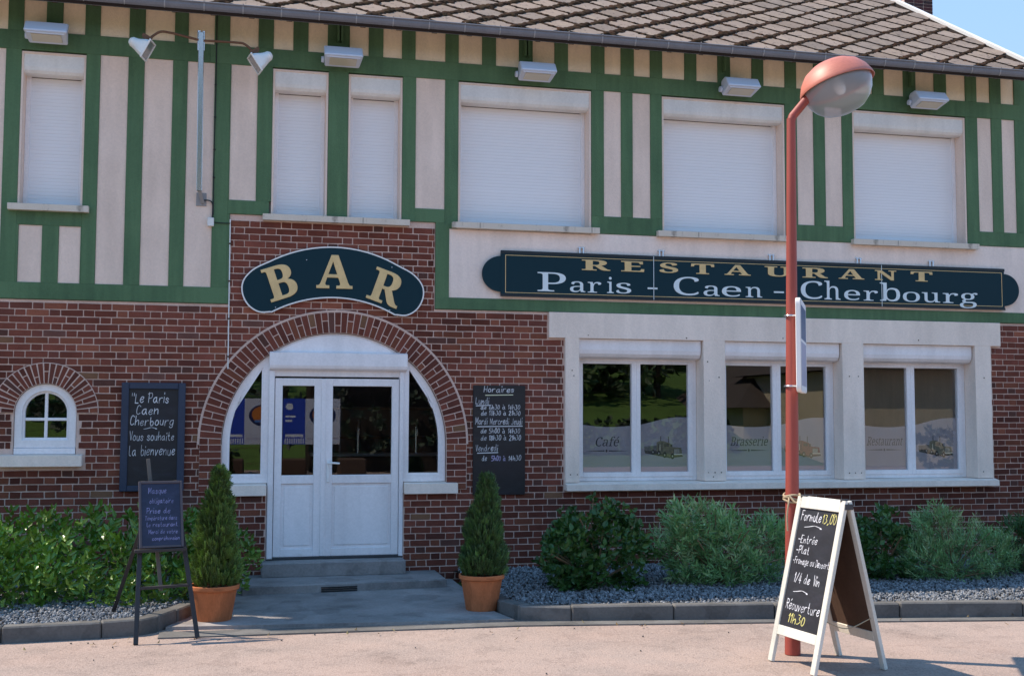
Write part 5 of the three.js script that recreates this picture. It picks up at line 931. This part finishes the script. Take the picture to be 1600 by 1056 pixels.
function farHouse(label, x0, x1, z0, z1, eave, ridge, wallM) {
  const t = thing('facing_house', label, 'house', [(x0 + x1) / 2, 0, (z0 + z1) / 2], 'houses across the road'), w = (x1 - x0) / 2, d = (z1 - z0) / 2;
  obj('wall', bx(-w, 0, -d, w, eave, d, 0.02), wallM, t);
  const k = w - d * 0.9, o = 0.5, T = [], A = [-w - o, eave, -d - o], B = [w + o, eave, -d - o], C = [w + o, eave, d + o], D = [-w - o, eave, d + o], E = [-k, ridge, 0], F = [k, ridge, 0];
  T.push(A, E, F, A, F, B, B, F, C, C, F, E, C, E, D, D, E, A); obj('roof', fromTris(T), M.roofB, t);
  for (const x of eave > 3 ? [] : [-w * 0.5, w * 0.45]) { const f = obj('window', bx(x - 0.5, 0.9, -d - 0.03, x + 0.5, Math.min(1.9, eave - 0.4), -d + 0.1, 0.01), M.white, t); obj('pane', bx(x - 0.42, 0.98, -d - 0.036, x + 0.42, Math.min(1.82, eave - 0.48), -d - 0.031), M.dark, f); }
}
farHouse('low bungalow with a big brown hipped roof across the road', 22.6, 31, 31, 39, 2.15, 5.4, M.beige);
farHouse('tall pale house across the road behind a clipped hedge', 23.7, 28.2, 24.5, 33, 3.5, 6.8, M.beige);
{
  const g = ext([[-12, 0], [-8, 0.6], [-2, 2.2], [10, 4.2], [60, 8], [60, -1], [-12, -1]], 90); g.rotateY(-Math.PI / 2); g.translate(40, 0, 38); structure(obj('grass_bank', uvm(g), M.grass));
}
const farLeaf = leafGeo(0.5, 0.42, 0.1, 0.2), farMat = white1(0.6);
function farTree(i, x, z, h, r, label, tint) {
  const t = thing('roadside_tree', label, 'tree', [x, 0, z], 'trees across the road');
  obj('trunk', [rod([0, 0, 0], [0.1, h * 0.55, 0], r * 0.09, r * 0.05, 8), rod([0.1, h * 0.5, 0], [r * 0.4, h * 0.75, 0.2], r * 0.045, r * 0.02, 6), rod([0.08, h * 0.45, 0], [-r * 0.4, h * 0.72, -0.2], r * 0.045, r * 0.02, 6)], M.bark, t);
  const n = 900, im = new THREE.InstancedMesh(farLeaf, farMat, n), c = new THREE.Color(), lob = Array.from({ length: 7 }, () => [rr(-0.55, 0.55) * r, h * rr(0.42, 0.85), rr(-0.55, 0.55) * r, r * rr(0.4, 0.65)]);
  for (let k = 0; k < n; k++) { const l = pick(lob), u = rr(-1, 1), a = rr(0, 6.283), q = Math.sqrt(1 - u * u), s = l[3] * Math.pow(rnd(), 0.35), d = new THREE.Vector3(q * Math.cos(a), u, q * Math.sin(a)); im.setMatrixAt(k, leafMatrix(new THREE.Vector3(l[0] + d.x * s, l[1] + d.y * s, l[2] + d.z * s), d.clone().add(new THREE.Vector3(rr(-1, 1), rr(-1, 1), rr(-1, 1))), rr(0, 6), rr(0.6, 1.3))); const b = rr(0.6, 1.3); im.setColorAt(k, c.setRGB(tint[0] * b, tint[1] * b, tint[2] * b)); }
  im.name = 'crown'; im.userData.kind = 'stuff'; im.castShadow = im.receiveShadow = true; t.add(im);
}
[[-6, 34, 8, 3.4], [-1, 38, 9, 3.8], [4, 33, 7.5, 3.2], [8.5, 36, 9, 3.8], [13, 44, 8, 3.4], [16.5, 50, 11, 4.2], [20.5, 53, 10, 4], [25, 50, 11, 4.4], [30, 56, 13, 5], [10, 52, 11, 4.5], [15.2, 38, 7.5, 3], [18.6, 40.5, 8.5, 3.4], [21.8, 39, 8, 3.1]].forEach(([x, z, h, r], i) => farTree(i, x, z, h, r, ['tree across the road, reflected in the glass of the left side light', 'broad tree across the road, reflected in the narrow door leaf', 'smaller tree across the road, reflected in the wide door leaf', 'tree across the road, reflected in the right side light', 'tree at the foot of the grass bank', 'left tall tree on the grass bank', 'middle tree on the grass bank', 'right tree on the grass bank', 'tallest tree behind the bungalow', 'tree between the road and the grass bank', 'left of three trees standing low on the grass bank', 'middle of three trees standing low on the grass bank', 'right of three trees standing low on the grass bank, beside the bungalow'][i], [[0.05, 0.11, 0.025], [0.07, 0.14, 0.03], [0.045, 0.09, 0.03]][i % 3]));
for (const [x0, x1, z, h, lab] of [[-9, 11.5, 23.5, 3.1, 'tall dark hedge behind the banners across the road'], [10, 20.5, 28.6, 1.75, 'dark clipped hedge along the foot of the grass bank'], [25.5, 36, 22.2, 1.6, 'dark clipped hedge in front of the tall pale house']]) {
  const lobes = []; for (let x = x0; x < x1; x += 0.8) lobes.push([x - x0, h * 0.5, 0, 0.75, h * 0.52, 0.6]);
  shrub('roadside_hedge', lab, 'hedge', [x0, 0, z], lobes, { geo: [leafGeo(0.26, 0.2, 0.1, 0.2)], mats: dmats, massMat: white1(0.6), tint: [0.025, 0.05, 0.018], yellowTint: [0.05, 0.1, 0.03], n: 3000, per: 5, parts: 0, face: 0, up: 0.4, fwd: 0.4, twig: 0.2, stemEvery: 40, stemMat: M.bark });
}
{
  const t = thing('added_dark_shed', 'dark timber shed added across the road to darken the reflection in the wide door leaf', 'shed', [7.6, 0, 25.5]), bm = mat(0.035, 0.027, 0.022, { roughness: 0.9 });  // added shed, put here to keep the door leaf reflection dark
  for (let i = 0; i < 30; i++) obj('board', bx(-3 + i * 0.2 + 0.004, 0, -1.2, -3 + i * 0.2 + 0.196, 3.3, -1.17, 0.004), bm, t);
  obj('wall', bx(-3, 0, -1.165, 3, 3.3, 1.2), bm, t); obj('roof', alongX([[-1.6, 3.2], [-1.6, 3.28], [1.5, 4.3], [1.5, 4.2]], -3.3, 3.3), M.roofB, t);
}
{ // banners on the fence across the road
  const tx = canvasTex(512, 512, (x) => {
    x.translate(512, 0); x.scale(-1, 1); x.fillStyle = 'rgb(38,74,190)'; x.fillRect(0, 0, 512, 512); x.fillStyle = 'rgb(205,208,222)'; x.fillRect(200, 0, 312, 512);
    x.fillStyle = 'rgb(24,40,90)'; x.beginPath(); x.arc(356, 190, 118, 0, 7); x.fill(); x.fillStyle = 'rgb(205,120,50)'; x.beginPath(); x.arc(356, 180, 92, 0, 7); x.fill(); x.fillStyle = 'rgb(90,140,210)'; x.fillRect(290, 240, 140, 26);
    x.fillStyle = 'rgb(235,238,246)'; x.beginPath(); x.arc(60, 90, 36, 0.6, 5.6); x.fill(); x.fillRect(24, 190, 90, 22); x.fillRect(24, 238, 60, 22); x.fillRect(24, 400, 160, 30); for (let i = 0; i < 9; i++) x.fillRect(20 + i * 20, 446, 11, 60); x.fillStyle = 'rgb(180,180,200)'; x.fillRect(220, 440, 280, 20);
  });
  [1.07, 2.72, 4.37].forEach((x, i) => {
    const t = thing('banner', ['left banner of the row across the road', 'middle banner of the row across the road', 'right banner of the row across the road'][i], 'banner', [x, 0, 20], 'blue and white banners across the road');
    const g = panelUV(-0.79, 0.98, 0.79, 2.25, 0); g.rotateY(Math.PI); obj('cloth', g, printMat(tx), t); obj('post', [rod([-0.8, 0, 0.03], [-0.8, 2.3, 0.03], 0.03), rod([0.8, 0, 0.03], [0.8, 2.3, 0.03], 0.03)], M.darkMetal, t);
  });
  [0.6, 2.25, 3.9, 5.5].forEach((x, i) => { const t = thing('stone_block', ['first', 'second', 'third', 'fourth'][i] + ' brown stone block from the left under the banners across the road', 'stone block', [x, 0, 19.2], 'stone blocks under the banners'); obj('block', bx(-0.45, 0, -0.3, 0.3, 0.62, 0.3, 0.04), M.brownBoard, t); });
}

renderer.render(scene, camera);
